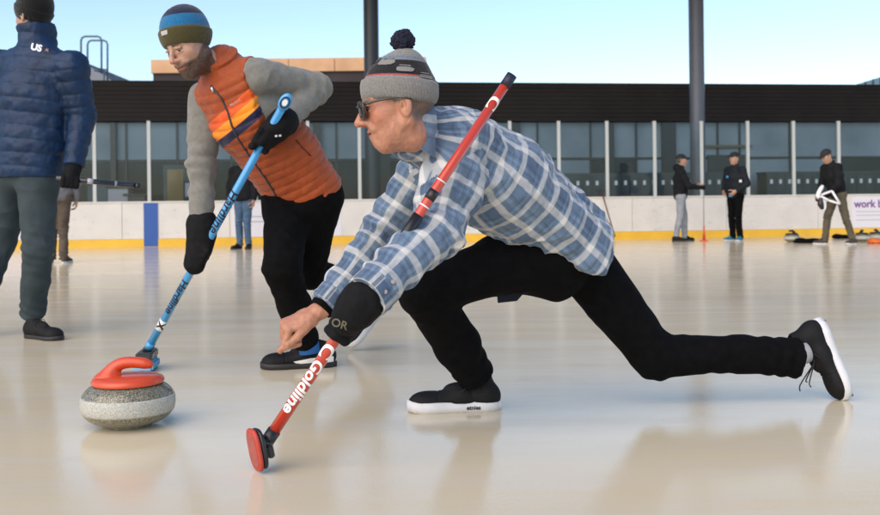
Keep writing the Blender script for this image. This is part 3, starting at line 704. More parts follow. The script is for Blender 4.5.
# shirt: torso, two sleeves, collar, cuffs
def plaid(name, per=.077):
    m = mat(name, (.1, .2, .35), .8, spec=.2, sheen=.2); nt = m.node_tree; b = nt.nodes['Principled BSDF']
    uv = N(nt, 'ShaderNodeUVMap'); uv.uv_map = 'UVMap'; sp = N(nt, 'ShaderNodeSeparateXYZ'); nt.links.new(uv.outputs[0], sp.inputs[0])
    def ax(o, ph):
        x = math_n(nt, 'ADD', math_n(nt, 'DIVIDE', o, per), ph + 20); f = math_n(nt, 'FRACT', x); f2 = math_n(nt, 'FRACT', math_n(nt, 'MULTIPLY', x, .5))
        w = band(nt, f, .0, .235, .02); w = math_n(nt, 'MAXIMUM', w, band(nt, f, .99, 1.1, .01)); thin = band(nt, f, .60, .645, .008)
        dark = band(nt, f2, .16, .5, .012); mid = band(nt, f, .40, .52, .01)
        return w, thin, dark, mid
    wu, tu, du, mu = ax(sp.outputs[0], .1); wv, tv, dv, mv = ax(sp.outputs[1], .35)
    blue = mixc(nt, math_n(nt, 'MULTIPLY', math_n(nt, 'ADD', du, dv), .5), (.125, .185, .27), (.07, .115, .19))
    c = mixc(nt, math_n(nt, 'MULTIPLY', math_n(nt, 'ADD', mu, mv), .22), blue, (.25, .36, .5))
    c = mixc(nt, math_n(nt, 'MULTIPLY', math_n(nt, 'ADD', tu, tv), .3), c, (.02, .04, .12))
    w = math_n(nt, 'MULTIPLY', math_n(nt, 'ADD', wu, wv), .5); w = math_n(nt, 'POWER', w, .85); c = mixc(nt, w, c, (.58, .58, .57))
    tw = N(nt, 'ShaderNodeTexWave'); tw.inputs['Scale'].default_value = 130; tw.inputs['Distortion'].default_value = .6; nt.links.new(uv.outputs[0], tw.inputs['Vector'])
    n = N(nt, 'ShaderNodeTexNoise'); n.inputs['Scale'].default_value = 45; n.inputs['Detail'].default_value = 6; nt.links.new(uv.outputs[0], n.inputs['Vector'])
    mr = N(nt, 'ShaderNodeMapRange'); mr.inputs[1].default_value = .3; mr.inputs[2].default_value = .7; mr.inputs[3].default_value = .82; mr.inputs[4].default_value = 1.15; nt.links.new(n.outputs[0], mr.inputs[0])
    mm = N(nt, 'ShaderNodeMix', data_type='RGBA', blend_type='MULTIPLY'); mm.inputs[0].default_value = 1; nt.links.new(c, mm.inputs[6]); nt.links.new(mr.outputs[0], mm.inputs[7]); nt.links.new(mm.outputs[2], b.inputs['Base Color'])
    bp = N(nt, 'ShaderNodeBump'); bp.inputs['Strength'].default_value = .6; bp.inputs['Distance'].default_value = .008
    n3 = N(nt, 'ShaderNodeTexNoise'); n3.inputs['Scale'].default_value = 16; n3.inputs['Detail'].default_value = 5; n3.inputs['Distortion'].default_value = 1.2; nt.links.new(uv.outputs[0], n3.inputs['Vector'])
    nt.links.new(math_n(nt, 'ADD', math_n(nt, 'MULTIPLY', n3.outputs[0], 1.6), math_n(nt, 'ADD', math_n(nt, 'MULTIPLY', n.outputs[0], .35), math_n(nt, 'MULTIPLY', tw.outputs[0], .05))), bp.inputs['Height']); nt.links.new(bp.outputs[0], b.inputs['Normal'])
    return m
M_PLAID = plaid('blue_white_plaid'); M_PLAIDIN = mat('shirt_inside', (.06, .10, .18), .9)
spine = [J['pelvis'] + nrm(J['pelvis'] - J['waist']) * .12, J['pelvis'], J['waist'], J['chest'], J['upper'], J['neck']]
regs = [(spine, [.16] * 6, J['lat'], .98), ([J['shL'], J['elL'], J['wrL']], [.075, .06, .05], V(0, -1, .3), .392), ([J['shR'], J['elR'], J['wrR']], [.075, .06, .05], V(0, -1, .3), .392)]
s = SDF()
s.chain([J['pelvis'] + V(.005, 0, .005), J['waist'] + V(-.0, 0, .0), J['chest'] + V(0, 0, -.01), J['upper'] + V(.01, 0, -.0)], [.126, .142, .15, .112], .05, J['lat'], [1.28, 1.3, 1.32, 1.55])
s.cone(J['pelvis'] + V(.015, 0, -.01), P(578, 260, 3.16), .120, .095, .05, J['lat'], (1.4, 1.75))
s.cone(J['shL'] + V(.0, .03, .0), J['shR'], .088, .088, .05); s.cone(J['upper'], J['neck'], .108, .084, .04)
s.chain([J['shL'], J['shL'] * .5 + J['elL'] * .5 + V(0, 0, -.005), J['elL']], [.092, .084, .073], .03); s.cone(J['elL'], J['wrL'] + nrm(J['wrL'] - J['elL']) * -.01, .073, .057, .025, flat=(0, 1))
s.chain([J['shR'], J['elR']], [.085, .066], .03); s.cone(J['elR'], J['wrR'] - nrm(J['wrR'] - J['elR']) * .03, .064, .044, .025, flat=(0, 1))
# hem and neck opening
hn = nrm(np.cross(P(606, 272, 3.1) - P(478, 232, 3.1), V(0, 1, 0))); hn = hn if hn[2] < 0 else -hn
s.cut(P(540, 254, 3.1), hn, near=(P(560, 290, 3.1), .25)); s.cut(P(609, 262, 3.1), nrm(V(.9, 0, -.35)))
s.cut(J['neck'] + nrm(J['neck'] - J['upper']) * .03, nrm(J['neck'] - J['upper']), near=(J['neck'], .1))
def jm(co):
    w = .35
    for j, r in ((J['elL'], .12), (J['elR'], .12), (J['shL'], .14), (J['waist'], .24), (J['pelvis'], .2)): w = w + .9 * np.exp(-(np.linalg.norm(co - j, axis=1) / r) ** 2)
    return np.minimum(w, 1.3)
f1 = folds(7.5, .019, V(.7, 0, .35), 2.6, 3.0, jm); f2 = folds(20, .009, V(.5, .2, .8), 2.5, 11.0, jm)
def armf(co):
    o = 0
    for a, b in ((J['shL'], J['elL']), (J['elL'], J['wrL']), (J['elR'], J['wrR']), (J['shR'], J['elR'])):
        d, t = segdist(co, a, b); L = np.linalg.norm(b - a); w = np.exp(-(np.maximum(d - .07, 0) / .02) ** 2) * (t > -.1) * (t < 1.1)
        o = o + w * (.2 + 1.2 * vnoise(co * 11)) * .0055 * np.sin(2 * math.pi * (t * L / .058) + 8 * vnoise(co * 7) + co @ V(12, 10, 9))
    return o
shirt = sdf_obj('shirt', s, .0045, M_PLAID, root, post=lambda co: f1(co) + f2(co) + armf(co), uvfn=limb_uv(regs), relaxn=2)
# collar: a folded band round the neck
na = nrm(J['neck'] - J['upper'] + V(-.03, -.02, .02)); e1 = nrm(J['lat'] - na * (na @ J['lat'])); e2 = np.cross(na, e1)
if e2[2] < 0: e2 = -e2
bm = bmesh.new(); rings = []; nc = 44; uvs = []
for i in range(nc + 1):
    a = math.radians(-118 + 236 * i / nc) ; open_ = abs(a) / math.radians(118)
    dr = e2 * math.cos(a) + e1 * math.sin(a); c0 = J['neck'] + na * .02
    tip = .022 * max(0, (open_ - .75) / .25)
    r_ = [c0 + dr * .078 - na * .01, c0 + dr * .074 + na * .034, c0 + dr * .079 + na * .040, c0 + dr * (.088 + tip * .3) + na * .026, c0 + dr * (.106 + tip) - na * (.018 + tip * .9), c0 + dr * (.103 + tip) - na * (.020 + tip * .9), c0 + dr * .083 + na * .024]
    rings.append([bm.verts.new(q) for q in r_]); uvs.append([(.3 * i / nc, .03 * k) for k in range(len(r_))])
ul = bm.loops.layers.uv.new('UVMap'); ix = {v: (i, k) for i, r in enumerate(rings) for k, v in enumerate(r)}
for a, b in zip(rings, rings[1:]):
    for k in range(len(a)): bm.faces.new((a[k], a[(k + 1) % len(a)], b[(k + 1) % len(a)], b[k]))
for f in bm.faces:
    for l in f.loops: i, k = ix[l.vert]; l[ul].uv = uvs[i][k]
bmobj('collar', bm, M_PLAID, shirt, True)
def cuff(a, b, r, m, parent, name='cuff', w=.05, th=.004, uv=True, seg=40, k=(1, 1), ref=V(0, -1, .3)):
    ax = nrm(b - a); u = nrm(ref - ax * (ref @ ax)); v = np.cross(ax, u); bm = bmesh.new(); ul = bm.loops.layers.uv.new('UVMap'); rings = []; ix = {}
    prof = [(r - .012, -w), (r + .001, -w), (r + th, -w + .004), (r + th, -.003), (r + th - .002, 0), (r - .003, 0), (r - .006, -.02)]
    for i in range(seg):
        g = 2 * math.pi * i / seg; wob = 1 + .03 * math.sin(3 * g + 1); ring = []
        for j, (rr, z) in enumerate(prof):
            q = bm.verts.new(b + ax * z + (u * math.cos(g) * k[0] + v * math.sin(g) * k[1]) * rr * wob); ring.append(q); ix[q] = (i / seg * .39, .05 + z)
        rings.append(ring)
    for i in range(seg):
        A, B = rings[i], rings[(i + 1) % seg]
        for j in range(len(prof) - 1): bm.faces.new((A[j], A[j + 1], B[j + 1], B[j]))
    for f in bm.faces:
        for l in f.loops: l[ul].uv = ix[l.vert]
    return bmobj(name, bm, m, parent, True)
axL = nrm(J['wrL'] - J['elL'])
cf = cuff(J['elL'], J['wrL'] - axL * .002, .060, M_PLAID, shirt, w=.062)
cuff(J['elR'], J['wrR'] - nrm(J['wrR'] - J['elR']) * .028, .047, M_PLAID, shirt, w=.055)
cuff(J['elR'], J['wrR'] - nrm(J['wrR'] - J['elR']) * .006, .036, M_BLACKCLOTH, root, 'undersleeve', w=.04)
M_BUTTON = mat('grey_brown_button', (.25, .22, .2), .35)
for c in (J['wrL'] - axL * .03 + V(.035, -.052, .0), J['wrL'] - axL * .075 + V(.028, -.063, .0)):
    bm = bmesh.new(); bmesh.ops.create_cone(bm, cap_ends=True, segments=16, radius1=.0065, radius2=.0055, depth=.004, matrix=Matrix.Translation(c) @ Matrix.Rotation(math.radians(80), 4, 'X')); bmobj('button', bm, M_BUTTON, shirt)
# trousers
def trouser_folds(J, amp=.004):
    pts = [J['knL'], J['knR']]
    def f(co):
        o = folds(9, amp * .9, None, 1, 5.0)(co)
        for q in 'LR':
            kn, an, hp = J['kn' + q], J['an' + q], J['hp' + q]; w = np.exp(-(np.linalg.norm(co - kn, axis=1) / .11) ** 2)
            d, t = segdist(co, kn, an); L = np.linalg.norm(an - kn)
            w2 = np.exp(-((t - 1) / .22) ** 2) * (d < .12); ob = co @ V(14, 9, 11) * (1 if q == 'L' else -1); o = o + (.15 + 1.3 * vnoise(co * 13)) * (w2 * amp * .75 * np.sin(2 * math.pi * t * L / .055 + 6 * vnoise(co * 8) + ob) + w * amp * .8 * np.sin(2 * math.pi * t * L / .06 + 5 * vnoise(co * 9) + ob))
        return o
    return f
s = SDF(); s.chain([J['waist'] + (J['pelvis'] - J['waist']) * .6, J['pelvis']], [.085, .10], .04, J['lat'], 1.25)
s.cone(J['pelvis'], J['hpL'], .11, .10, .05); s.cone(J['pelvis'] - V(0, 0, .02), J['hpR'] - V(0, 0, .01), .095, .10, .05)
for q, rs, e in (('L', (.104, .078, .076, .062), 1.03), ('R', (.112, .076, .075, .075), 1.05)):
    hp, kn, an = J['hp' + q], J['kn' + q], J['an' + q]; ae = kn + (an - kn) * e
    s.cone(hp, kn, rs[0], rs[1], .05); md = kn + (ae - kn) * .62 + (V(0, 0, .012) if q == 'R' else 0); s.cone(kn, md, rs[2], rs[2] * (.82 if q == 'R' else .96), .03); s.cone(md, ae, rs[2] * (.82 if q == 'R' else .96), rs[3], .03, flat=(0, 1))
s.cone(P(500, 262, 3.1), P(555, 272, 3.16), .085, .098, .05)
sdf_obj('trousers', s, .0055, M_BLACKCLOTH, root, post=trouser_folds(J, .005), relaxn=2)
# a shirt tail corner showing below the thigh
bm = bmesh.new(); q = [P(497, 292, 3.22), P(524, 293, 3.22), P(517, 301, 3.22), P(498, 303, 3.22)]
A = [bm.verts.new(x) for x in q]; B = [bm.verts.new(x + V(0, .02, 0)) for x in q]
for i in range(4): bm.faces.new((A[i], A[(i + 1) % 4], B[(i + 1) % 4], B[i]))
bm.faces.new(A); bm.faces.new(B[::-1]); bmobj('shirt_tail', bm, mat('dark_navy_cloth', (.012, .016, .04), .9), shirt)
# shoes
hl = P(500, 405, 3.24) * V(1, 1, 0); o, T = shoe(root, hl + V(0, 0, .0), V(-1, -.05, 0), V(0, 0, 1), M_SHOE, M_WHITESOLE, L=.315, sole_h=.037, hi=.03)
bm = text_mesh('etnies', .02, .0006); map_bm(bm, lambda x, y: T(.085, 0, 0) + V(-.0, 0, .010) + nrm(V(1, .05, 0)) * (x - .03) + V(0, -.0385, y)); bmobj('sole_print', bm, M_BLACKPL, o)
toe = P(851, 400, 3.33); toe[2] = .006; hu_ = P(823, 322, 3.40); fw = nrm(toe - hu_)
o, T = shoe(root, toe - fw * .292, fw, nrm(V(-.9, -.12, -.4)), M_SHOE, M_WHITESOLE, L=.29, sole_h=.03, hi=.035)
bm = bmesh.new(); xx = [T(x, y, -.003) for x, y in ((.01, -.02), (.12, -.028), (.28, -.03), (.285, .02), (.12, .028), (.01, .02))]
A = [bm.verts.new(v_) for v_ in xx]; bm.faces.new(A); r = bmesh.ops.extrude_face_region(bm, geom=bm.faces[:]); bmesh.ops.translate(bm, verts=[g for g in r['geom'] if isinstance(g, bmesh.types.BMVert)], vec=Vector((T(0, 0, .004) - T(0, 0, 0)))); bmobj('slider_pad', bm, M_BLACKSOLE, o)
bm = bmesh.new()
for k_, e in ((0, (-3, 14)), (1, (8, 10)), (2, (4, 5))):
    a = T(.13, .03, .10); tube(bm, curve_pts([a, a + V(.01, 0, -.01), P(803 + e[0] * .8, 377 + e[1] * .5, 3.27), P(803 + e[0], 377 + e[1], 3.27)], 10), .0022, 6)
bmobj('loose_lace', bm, M_LACE, o, True)
bm = bmesh.new(); tube(bm, [P(786, 358, 3.34), P(806, 352, 3.36)], [.042, .038], 20); bmobj('sock', bm, mat('pale_sock', (.45, .43, .42), .9, var=.1, bump=.4, bscale=300), root, True)
# glove round the broom
BR0, BR1 = P(266, 443, 2.535), P(511.5, 76, 2.63)
bd = nrm(BR1 - BR0); gp = BR0 + (BR1 - BR0) * .315
s = SDF(); gw = J['wrL'] + axL * .0
fdir = nrm(gp - gw + V(-.02, 0, -.015)); side = nrm(bd)
s.cone(J['wrL'] - axL * .05, gw + fdir * .05, .051, .050, .03); s.cone(gw + fdir * .02, gw + fdir * .09, .052, .042, .03, bd, (1.0, 1.25))
def gripping(s, W, X, bd, gp, shaft_r=.017, n=4, k=1.0, inf=.0055, near=1):
    """fingers wound round a shaft through gp along bd; W side of the palm, X palm direction"""
    u = nrm(X - bd * (X @ bd)); v = np.cross(bd, u) * near
    for i in range(n):
        c = gp + bd * (.034 - .023 * i) * k; R = shaft_r + .0115; pts = []
        for j, a in enumerate((160, 95, 25, -45, -95)):
            g = math.radians(a); pts.append(c + (u * -math.cos(g) * -1 * .0 + u * math.cos(g) + v * math.sin(g)) * (R + (.012 if j == 0 else 0)))
        for a_, b_, r in zip(pts, pts[1:], (.0125, .012, .0112, .0105)): s.cone(a_, b_, r + inf - .003, r + inf - .004, .004)
gripping(s, gw, -fdir, bd, gp, near=-1)
s.cone(gp + bd * .045 - fdir * .03, gp - bd * .0 - V(0, .03, 0), .02, .017, .012)
gl = sdf_obj('glove', s, .0036, M_GLOVE, root, post=folds(16, .004, None, 1, 2.0))
bm = text_mesh('OR', .027, .0008)
gx = nrm(P(346, 322, 2.4) - P(328, 316, 2.4)); gz = nrm(P(330, 306, 2.4) - P(328, 318, 2.4))
# sunglasses
T, X, Y, Z = frame_of(J, HK)
sg = bmesh.new()
for y in (-1, 1):
    tube(sg, curve_pts([T(.096, y * .062, .010), T(.05, y * .082, .012), T(.0, y * .088, .010), T(-.03, y * .086, .0)], 12), [.0034] * 6 + [.0028] * 7, 8)
    tube(sg, curve_pts([T(.108, y * .008, .012), T(.108, y * .035, .020), T(.098, y * .062, .012), T(.097, y * .058, -.012), T(.103, y * .035, -.024), T(.108, y * .012, -.014), T(.108, y * .008, .012)], 30), .0036, 8)
tube(sg, curve_pts([T(.108, -.01, .012), T(.114, 0, .014), T(.108, .01, .012)], 6), .0028, 8)
sg = bmobj('sunglasses', sg, mat('black_glasses_frame', (.008, .008, .010), .2, coat=.5), root, True)
for y in (-1, 1):
    bm = bmesh.new(); ring = [T(.1075 - .0009 * ((q[0] - .01) / .01) ** 1.4 * 1.1, y * q[0], q[1]) for q in [(.010 + .05 * (0.5 - .5 * math.cos(math.pi * 0)), 0)]]
    pts = curve_pts([T(.108, y * .009, .011), T(.108, y * .035, .019), T(.098, y * .061, .011), T(.097, y * .057, -.011), T(.103, y * .035, -.021), T(.108, y * .012, -.011), T(.108, y * .009, .011)], 28)[:-1]
    c = bm.verts.new(T(.108, y * .034, -.001)); vs = [bm.verts.new(p) for p in pts]
    for i in range(len(vs)): bm.faces.new((c, vs[i], vs[(i + 1) % len(vs)]))
    bmobj('lens', bm, mat('smoked_lens', (.006, .005, .005), .08, spec=.3), sg, True)
# pompom hat
def knit(name, rows, attr_axis=2, base=(.1, .1, .1), tilt=0):
    """rows: list of (z0, z1, colour) in hat coordinates"""
    m = mat(name, base, .95, spec=.15, sheen=.3); nt = m.node_tree; b = nt.nodes['Principled BSDF']; a = N(nt, 'ShaderNodeAttribute'); a.attribute_name = 'loc'
    sp = N(nt, 'ShaderNodeSeparateXYZ'); nt.links.new(a.outputs['Vector'], sp.inputs[0]); c = None; col = mixc(nt, 0.0, base, base)
    for z0, z1, cc in rows: col = mixc(nt, band(nt, sp.outputs[2], z0, z1, .0012), col, cc)
    n = N(nt, 'ShaderNodeTexNoise'); n.inputs['Scale'].default_value = 260; n.inputs['Detail'].default_value = 3; nt.links.new(a.outputs['Vector'], n.inputs['Vector'])
    mr = N(nt, 'ShaderNodeMapRange'); mr.inputs[1].default_value = .3; mr.inputs[2].default_value = .7; mr.inputs[3].default_value = .75; mr.inputs[4].default_value = 1.2; nt.links.new(n.outputs[0], mr.inputs[0])
    mm = N(nt, 'ShaderNodeMix', data_type='RGBA', blend_type='MULTIPLY'); mm.inputs[0].default_value = 1; nt.links.new(col, mm.inputs[6]); nt.links.new(mr.outputs[0], mm.inputs[7]); nt.links.new(mm.outputs[2], b.inputs['Base Color'])
    bp = N(nt, 'ShaderNodeBump'); bp.inputs['Strength'].default_value = .6; bp.inputs['Distance'].default_value = .003; nt.links.new(n.outputs[0], bp.inputs['Height']); nt.links.new(bp.outputs[0], b.inputs['Normal'])
    return m
GR = (.20, .195, .185)
hatm = knit('grey_knit_with_bands', [(.057, .061, (.42, .05, .05)), (.061, .102, (.012, .012, .016)), (.106, .114, (.12, .17, .24))], base=GR)
hat, T, hn_ = beanie(root, J, hatm, HK, .0035,   .036, -.012, .026, .050, wid=.93, bulge=.009, cone=((-.036, 0, .096), .054))
ht = T(-.043, 0, .171)
s = SDF(); s.ell(ht, (.033, .033, .031)); rn = RNG
sdf_obj('pompom', s, .0022, mat('navy_wool', (.007, .008, .024), .95, var=.4, vscale=90, bump=.8, bscale=220), hat, relaxn=0, post=lambda co: .010 * (vnoise(co * 230) - .45) + .006 * (vnoise(co * 60) - .5))
# curling-stone emblems round the dark band
hm = hat.data; hco = np.zeros(len(hm.vertices) * 3); hm.vertices.foreach_get('co', hco); hco = hco.reshape(-1, 3)
from mathutils.bvhtree import BVHTree
def snapper(me):
    co = np.zeros(len(me.vertices) * 3); me.vertices.foreach_get('co', co); co = co.reshape(-1, 3); ps = np.zeros(len(me.loops), dtype=np.int32); me.loops.foreach_get('vertex_index', ps)
    return BVHTree.FromPolygons(co.tolist(), ps.reshape(-1, 4).tolist())
def project(bm, bvh, frm, to_dir, off=.0015):
    """lay flat bm verts onto a surface along to_dir"""
    miss = []
    for v in bm.verts:
        h = bvh.ray_cast(v.co, Vector(to_dir))
        if h[0] is not None: v.co = h[0] + h[1] * off
        else: miss.append(v)
    if miss: bmesh.ops.delete(bm, geom=miss, context='VERTS')
def grid_cut(bm, axis_dirs, step):
    for d in axis_dirs:
        d = Vector(d); ts = [v.co.dot(d) for v in bm.verts]; t = min(ts) + step
        while t < max(ts):
            bmesh.ops.bisect_plane(bm, geom=bm.verts[:] + bm.edges[:] + bm.faces[:], plane_co=d * t, plane_no=d); t += step
bvh = snapper(hm)
def emblem(ang):
    d_ = nrm(X * math.cos(ang) + Y * math.sin(ang)); t_ = np.cross(hn_, d_); c = T(.105, 0, .036) + hn_ * .106 * HK - X * .117 * HK + d_ * .2
    c = c - hn_ * ((c - T(.105, 0, .036)) @ hn_ - .080 * HK)
    for (w_, z0, z1, p) in ((.025, -.012, .002, 4), (.016, .0045, .0075, 8)):
        bm = bmesh.new(); vs = []
        for i in range(24):
            g = 2 * math.pi * i / 24; cx = math.copysign(abs(math.cos(g)) ** (2 / p), math.cos(g)); cz = math.copysign(abs(math.sin(g)) ** (2 / 2.6), math.sin(g))
            vs.append(bm.verts.new(c + t_ * w_ * cx + hn_ * ((z0 + z1) / 2 + (z1 - z0) / 2 * cz)))
        bm.faces.new(vs); grid_cut(bm, [t_, hn_], .006); project(bm, bvh, None, -d_, .0034); bmobj('stone_emblem', bm, mat('grey_knit_print', GR, .9), hat, True)
for a_ in (5, 50, 95, 140, 185, 230, 275, 320): emblem(math.radians(a_))

# ---- red broom (held by the man, a thing of its own)
def broom_shaft(root, a, b, r, m, r2=None):
    bm = bmesh.new(); tube(bm, [a, a + (b - a) * .5, b], [r, ((r2 or r) + r) / 2, r2 or r], 28); return bmobj('shaft', bm, m, root, True)
def shaft_text(txt, size, a, b, at_, r, face, m, parent, bold=.0, flip=False, cuts=5, name='lettering', shear=0, perp=0.0):
    """wrap text round a shaft a->b starting `at_` metres from a; face = direction the letters look at"""
    d_ = nrm(b - a); d_ = -d_ if flip else d_; f_ = nrm(np.asarray(face, float) - d_ * (np.asarray(face) @ d_)); up = np.cross(f_, d_)
    bm = text_mesh(txt, size, bold, cuts, shear); ys = [v.co.y for v in bm.verts]; ym = (min(ys) + max(ys)) / 2; o_ = a + nrm(b - a) * at_
    map_bm(bm, lambda x, y: o_ + d_ * x + (f_ * math.cos((y - ym + perp) / r) + up * math.sin((y - ym + perp) / r)) * (r + .0006)); return bmobj(name, bm, m, parent)
def ring_band(root, a, b, at_, w, r, m, name='band'):
    d_ = nrm(b - a); bm = bmesh.new(); tube(bm, [a + d_ * at_, a + d_ * (at_ + w)], r, 28); return bmobj(name, bm, m, root, True)
rb = empty('curling_broom', BR0 * V(1, 1, 0)); tag(rb, 'red curling broom held by the lunging man, white lettering and round red pad', 'broom')
M_REDSH = mat('red_lacquer', (.50, .045, .020), .22, coat=.6, var=.06, vscale=9)
broom_shaft(rb, BR0, BR1, .0165, M_REDSH, .0132); L_ = np.linalg.norm(BR1 - BR0)
fc = nrm(CP - (BR0 + BR1) / 2)
g = BR0 + bd * .10
shaft_text('Goldline', .047, BR0, BR1, .262, .0168, fc, M_WHITEPR, rb, .0014, cuts=8, flip=True, shear=.15)
shaft_text('C', .058, BR0, BR1, .312, .0168, fc, M_WHITEPR, rb, .0022, cuts=8, flip=True)
shaft_text('C', .055, BR0, BR1, L_ - .075, .0137, fc, M_WHITEPR, rb, .0020, cuts=8, flip=True)
ring_band(rb, BR0, BR1, L_ - .035, .038, .0148, mat('navy_cap', (.012, .014, .035), .5), 'end_cap')
ring_band(rb, BR0, BR1, L_ * .655, .03, .0153, M_BLACKPL); ring_band(rb, BR0, BR1, L_ * .635, .004, .0154, M_WHITEPR); ring_band(rb, BR0, BR1, L_ * .705, .003, .0150, M_WHITEPR); ring_band(rb, BR0, BR1, L_ * .50, .135, .0157, M_BLACKPL)
ring_band(rb, BR0, BR1, -.01, .05, .0185, M_BLACKPL, 'ferrule')
# head: pad faces left, black back plate to the right
hc = P(258, 449, 2.50); hc[2] = max(hc[2], .062); nx = nrm(V(-.84, -.50, -.16)); hz = nrm(V(-.12, .0, 1) - nx * (nx @ V(-.12, 0, 1))); hy = np.cross(hz, nx)
def rounded_plate(c, n0, n1, a, b, th, p=3.2, bulge=0.0, seg=48):
    bm = bmesh.new(); rings = []
    for t_, g_ in ((0, .86), (.0 + .18, .97), (.5, 1), (.82, .97), (1, .86)):
        rings.append([bm.verts.new(c + n0 * (t_ * th) + (hy * math.copysign(abs(math.cos(q)) ** (2 / p), math.cos(q)) * a + n1 * math.copysign(abs(math.sin(q)) ** (2 / p), math.sin(q)) * b) * g_) for q in [2 * math.pi * i / seg for i in range(seg)]])
    for A_, B_ in zip(rings, rings[1:]):
        for i in range(seg): bm.faces.new((A_[i], A_[(i + 1) % seg], B_[(i + 1) % seg], B_[i]))
    bm.faces.new(rings[0][::-1]); bm.faces.new(rings[-1]); return bm
hd = bmobj('broom_head', rounded_plate(hc - nx * .012, nx, hz, .041, .054, .014), M_BLACKPL, rb, True)
pad = bmobj('pad', rounded_plate(hc + nx * .002, nx, hz, .042, .057, .013), mat('red_pad', (.46, .05, .03), .6, var=.1, vscale=40), hd, True)
bmobj('pad_face', rounded_plate(hc + nx * .0145, nx, hz, .033, .046, .002), mat('dull_red_fabric', (.36, .09, .07), .85, var=.15, vscale=60, bump=.4), hd, True)
bm = bmesh.new(); tube(bm, curve_pts([BR0 + bd * .005, (BR0 + hc - nx * .02) / 2 + V(.004, 0, .0), hc - nx * .014 + hz * .01], 8), [.016] * 4 + [.013] * 5, 16); bmobj('socket', bm, M_BLACKPL, hd, True)
bm = bmesh.new(); addbox(bm, hc - nx * .024 - hz * .012, hy * .030, hz * .016, nx * .008); bmobj('clip', bm, M_BLACKPL, hd, bevel=.003)
bm = text_mesh('Impact', .013, .0004); map_bm(bm, lambda x, y: hc - nx * .0328 - hz * .03 + hz * x + hy * (y - .028) * -1 - nx * .0006); bmobj('lettering', bm, M_WHITEPR, hd)
bm = text_mesh('OR', .03, .0006)
ga = P(331, 325, 2.3); gX = nrm(P(344, 329, 2.3) - ga); gZ = nrm(P(334, 314, 2.3) - ga)
map_bm(bm, lambda x, y: ga + gX * x + gZ * y); grid_cut(bm, [gX, gZ], .008); project(bm, snapper(gl.data), None, nrm(ga - CP), .0012); bmobj('cuff_lettering', bm, mat('dim_gold_print', (.12, .11, .07), .6), gl)

# ---- man sweeping in the orange vest
def puffer_disp(axis_o, axis_d, pitch, amp, J=None, arms=False):
    def f(co):
        t = (co - axis_o) @ axis_d; ph = t / pitch + .25 * (vnoise(co * 5) - .5); o = amp * (np.abs(np.sin(math.pi * ph)) ** .5 - .75)
        return o + amp * 1.6 * (fbm(co * 30 + 4, 2) - .5)
    return f
J = {}
HF = nrm(V(-.50, -.86, 0)); LATO = V(.86, -.50, 0); J['lat'] = LATO; J['g'] = .98
J['pelvis'] = P(303, 192, 4.20); J['waist'] = P(281, 156, 4.12); J['chest'] = P(249, 115, 4.02); J['upper'] = P(234, 90, 3.97); J['neck'] = P(222, 68, 3.93)
J['headc'] = P(189, 44, 3.82); J['hf'] = nrm(V(-.47, -.73, -.46)); J['hu'] = nrm(V(-.28, -.2, .9))
J['shL'] = P(258, 76, 3.88); J['elL'] = P(317, 88, 4.10); J['wrL'] = P(284, 122, 3.88)
J['shR'] = P(207, 99, 4.04); J['elR'] = P(201, 165, 4.02); J['wrR'] = P(202, 224, 4.00)
J['hpL'] = P(316, 200, 4.17); J['knL'] = P(308, 272, 4.28); J['anL'] = P(384, 300, 4.60)
J['hpR'] = P(288, 203, 4.20); J['knR'] = P(282, 268, 3.92); J['anR'] = P(307, 343, 4.12)
BL0, BL1 = P(149, 347, 4.12), P(287, 99, 3.78); bd2 = nrm(BL1 - BL0)
root = empty('person', J['anR'] * V(1, 1, 0)); tag(root, 'bearded man in orange quilted vest and striped beanie leaning over a blue broom', 'person')
s = SDF(); body_sdf(s, J, -.004, 'talna'); head_sdf(s, J['headc'], J['hf'], J['hu'], 1.02, False)
sdf_obj('body', s, .0034, skin_mat('tan_skin', (.43, .255, .175)), root, colfn=skin_col(J, (.43, .255, .175), brow=(.05, .03, .02), beard=(.030, .018, .012), hair=(.06, .04, .03), k=1.02, flush=.15))
eyes(J, root, 1.02)
sd_ = nrm(J['neck'] - J['pelvis'])
# grey pullover (sleeves show)
M_GREYSL = mat('grey_jersey', (.185, .180, .160), .9, var=.12, vscale=60, bump=.3, bscale=300, sheen=.2)
s = SDF(); body_sdf(s, J, .010, 'ta'); s.cone(J['shL'], J['elL'], .073, .06, .02); s.cone(J['elL'], J['wrL'], .058, .043, .02); s.cone(J['shR'], J['elR'], .074, .058, .02); s.cone(J['elR'], J['wrR'] + V(0, 0, .03), .055, .047, .02)
s.cone(J['upper'], J['neck'], .09, .066, .03)
def sleeve_f(J, amp):
    def f(co):
        o = folds(11, amp, None, 1, 8.0)(co)
        for q in 'LR':
            for a, b in ((J['sh' + q], J['el' + q]), (J['el' + q], J['wr' + q])):
                d, t = segdist(co, a, b); L = np.linalg.norm(b - a); o = o + (d < .1) * (t > -.1) * (t < 1.1) * amp * .7 * np.sin(2 * math.pi * t * L / .06 + 6 * vnoise(co * 8)) * np.exp(-(np.linalg.norm(co - J['el' + q], axis=1) / .14) ** 2)
        return o
    return f
sdf_obj('pullover', s, .0055, M_GREYSL, root, post=sleeve_f(J, .006), relaxn=2)
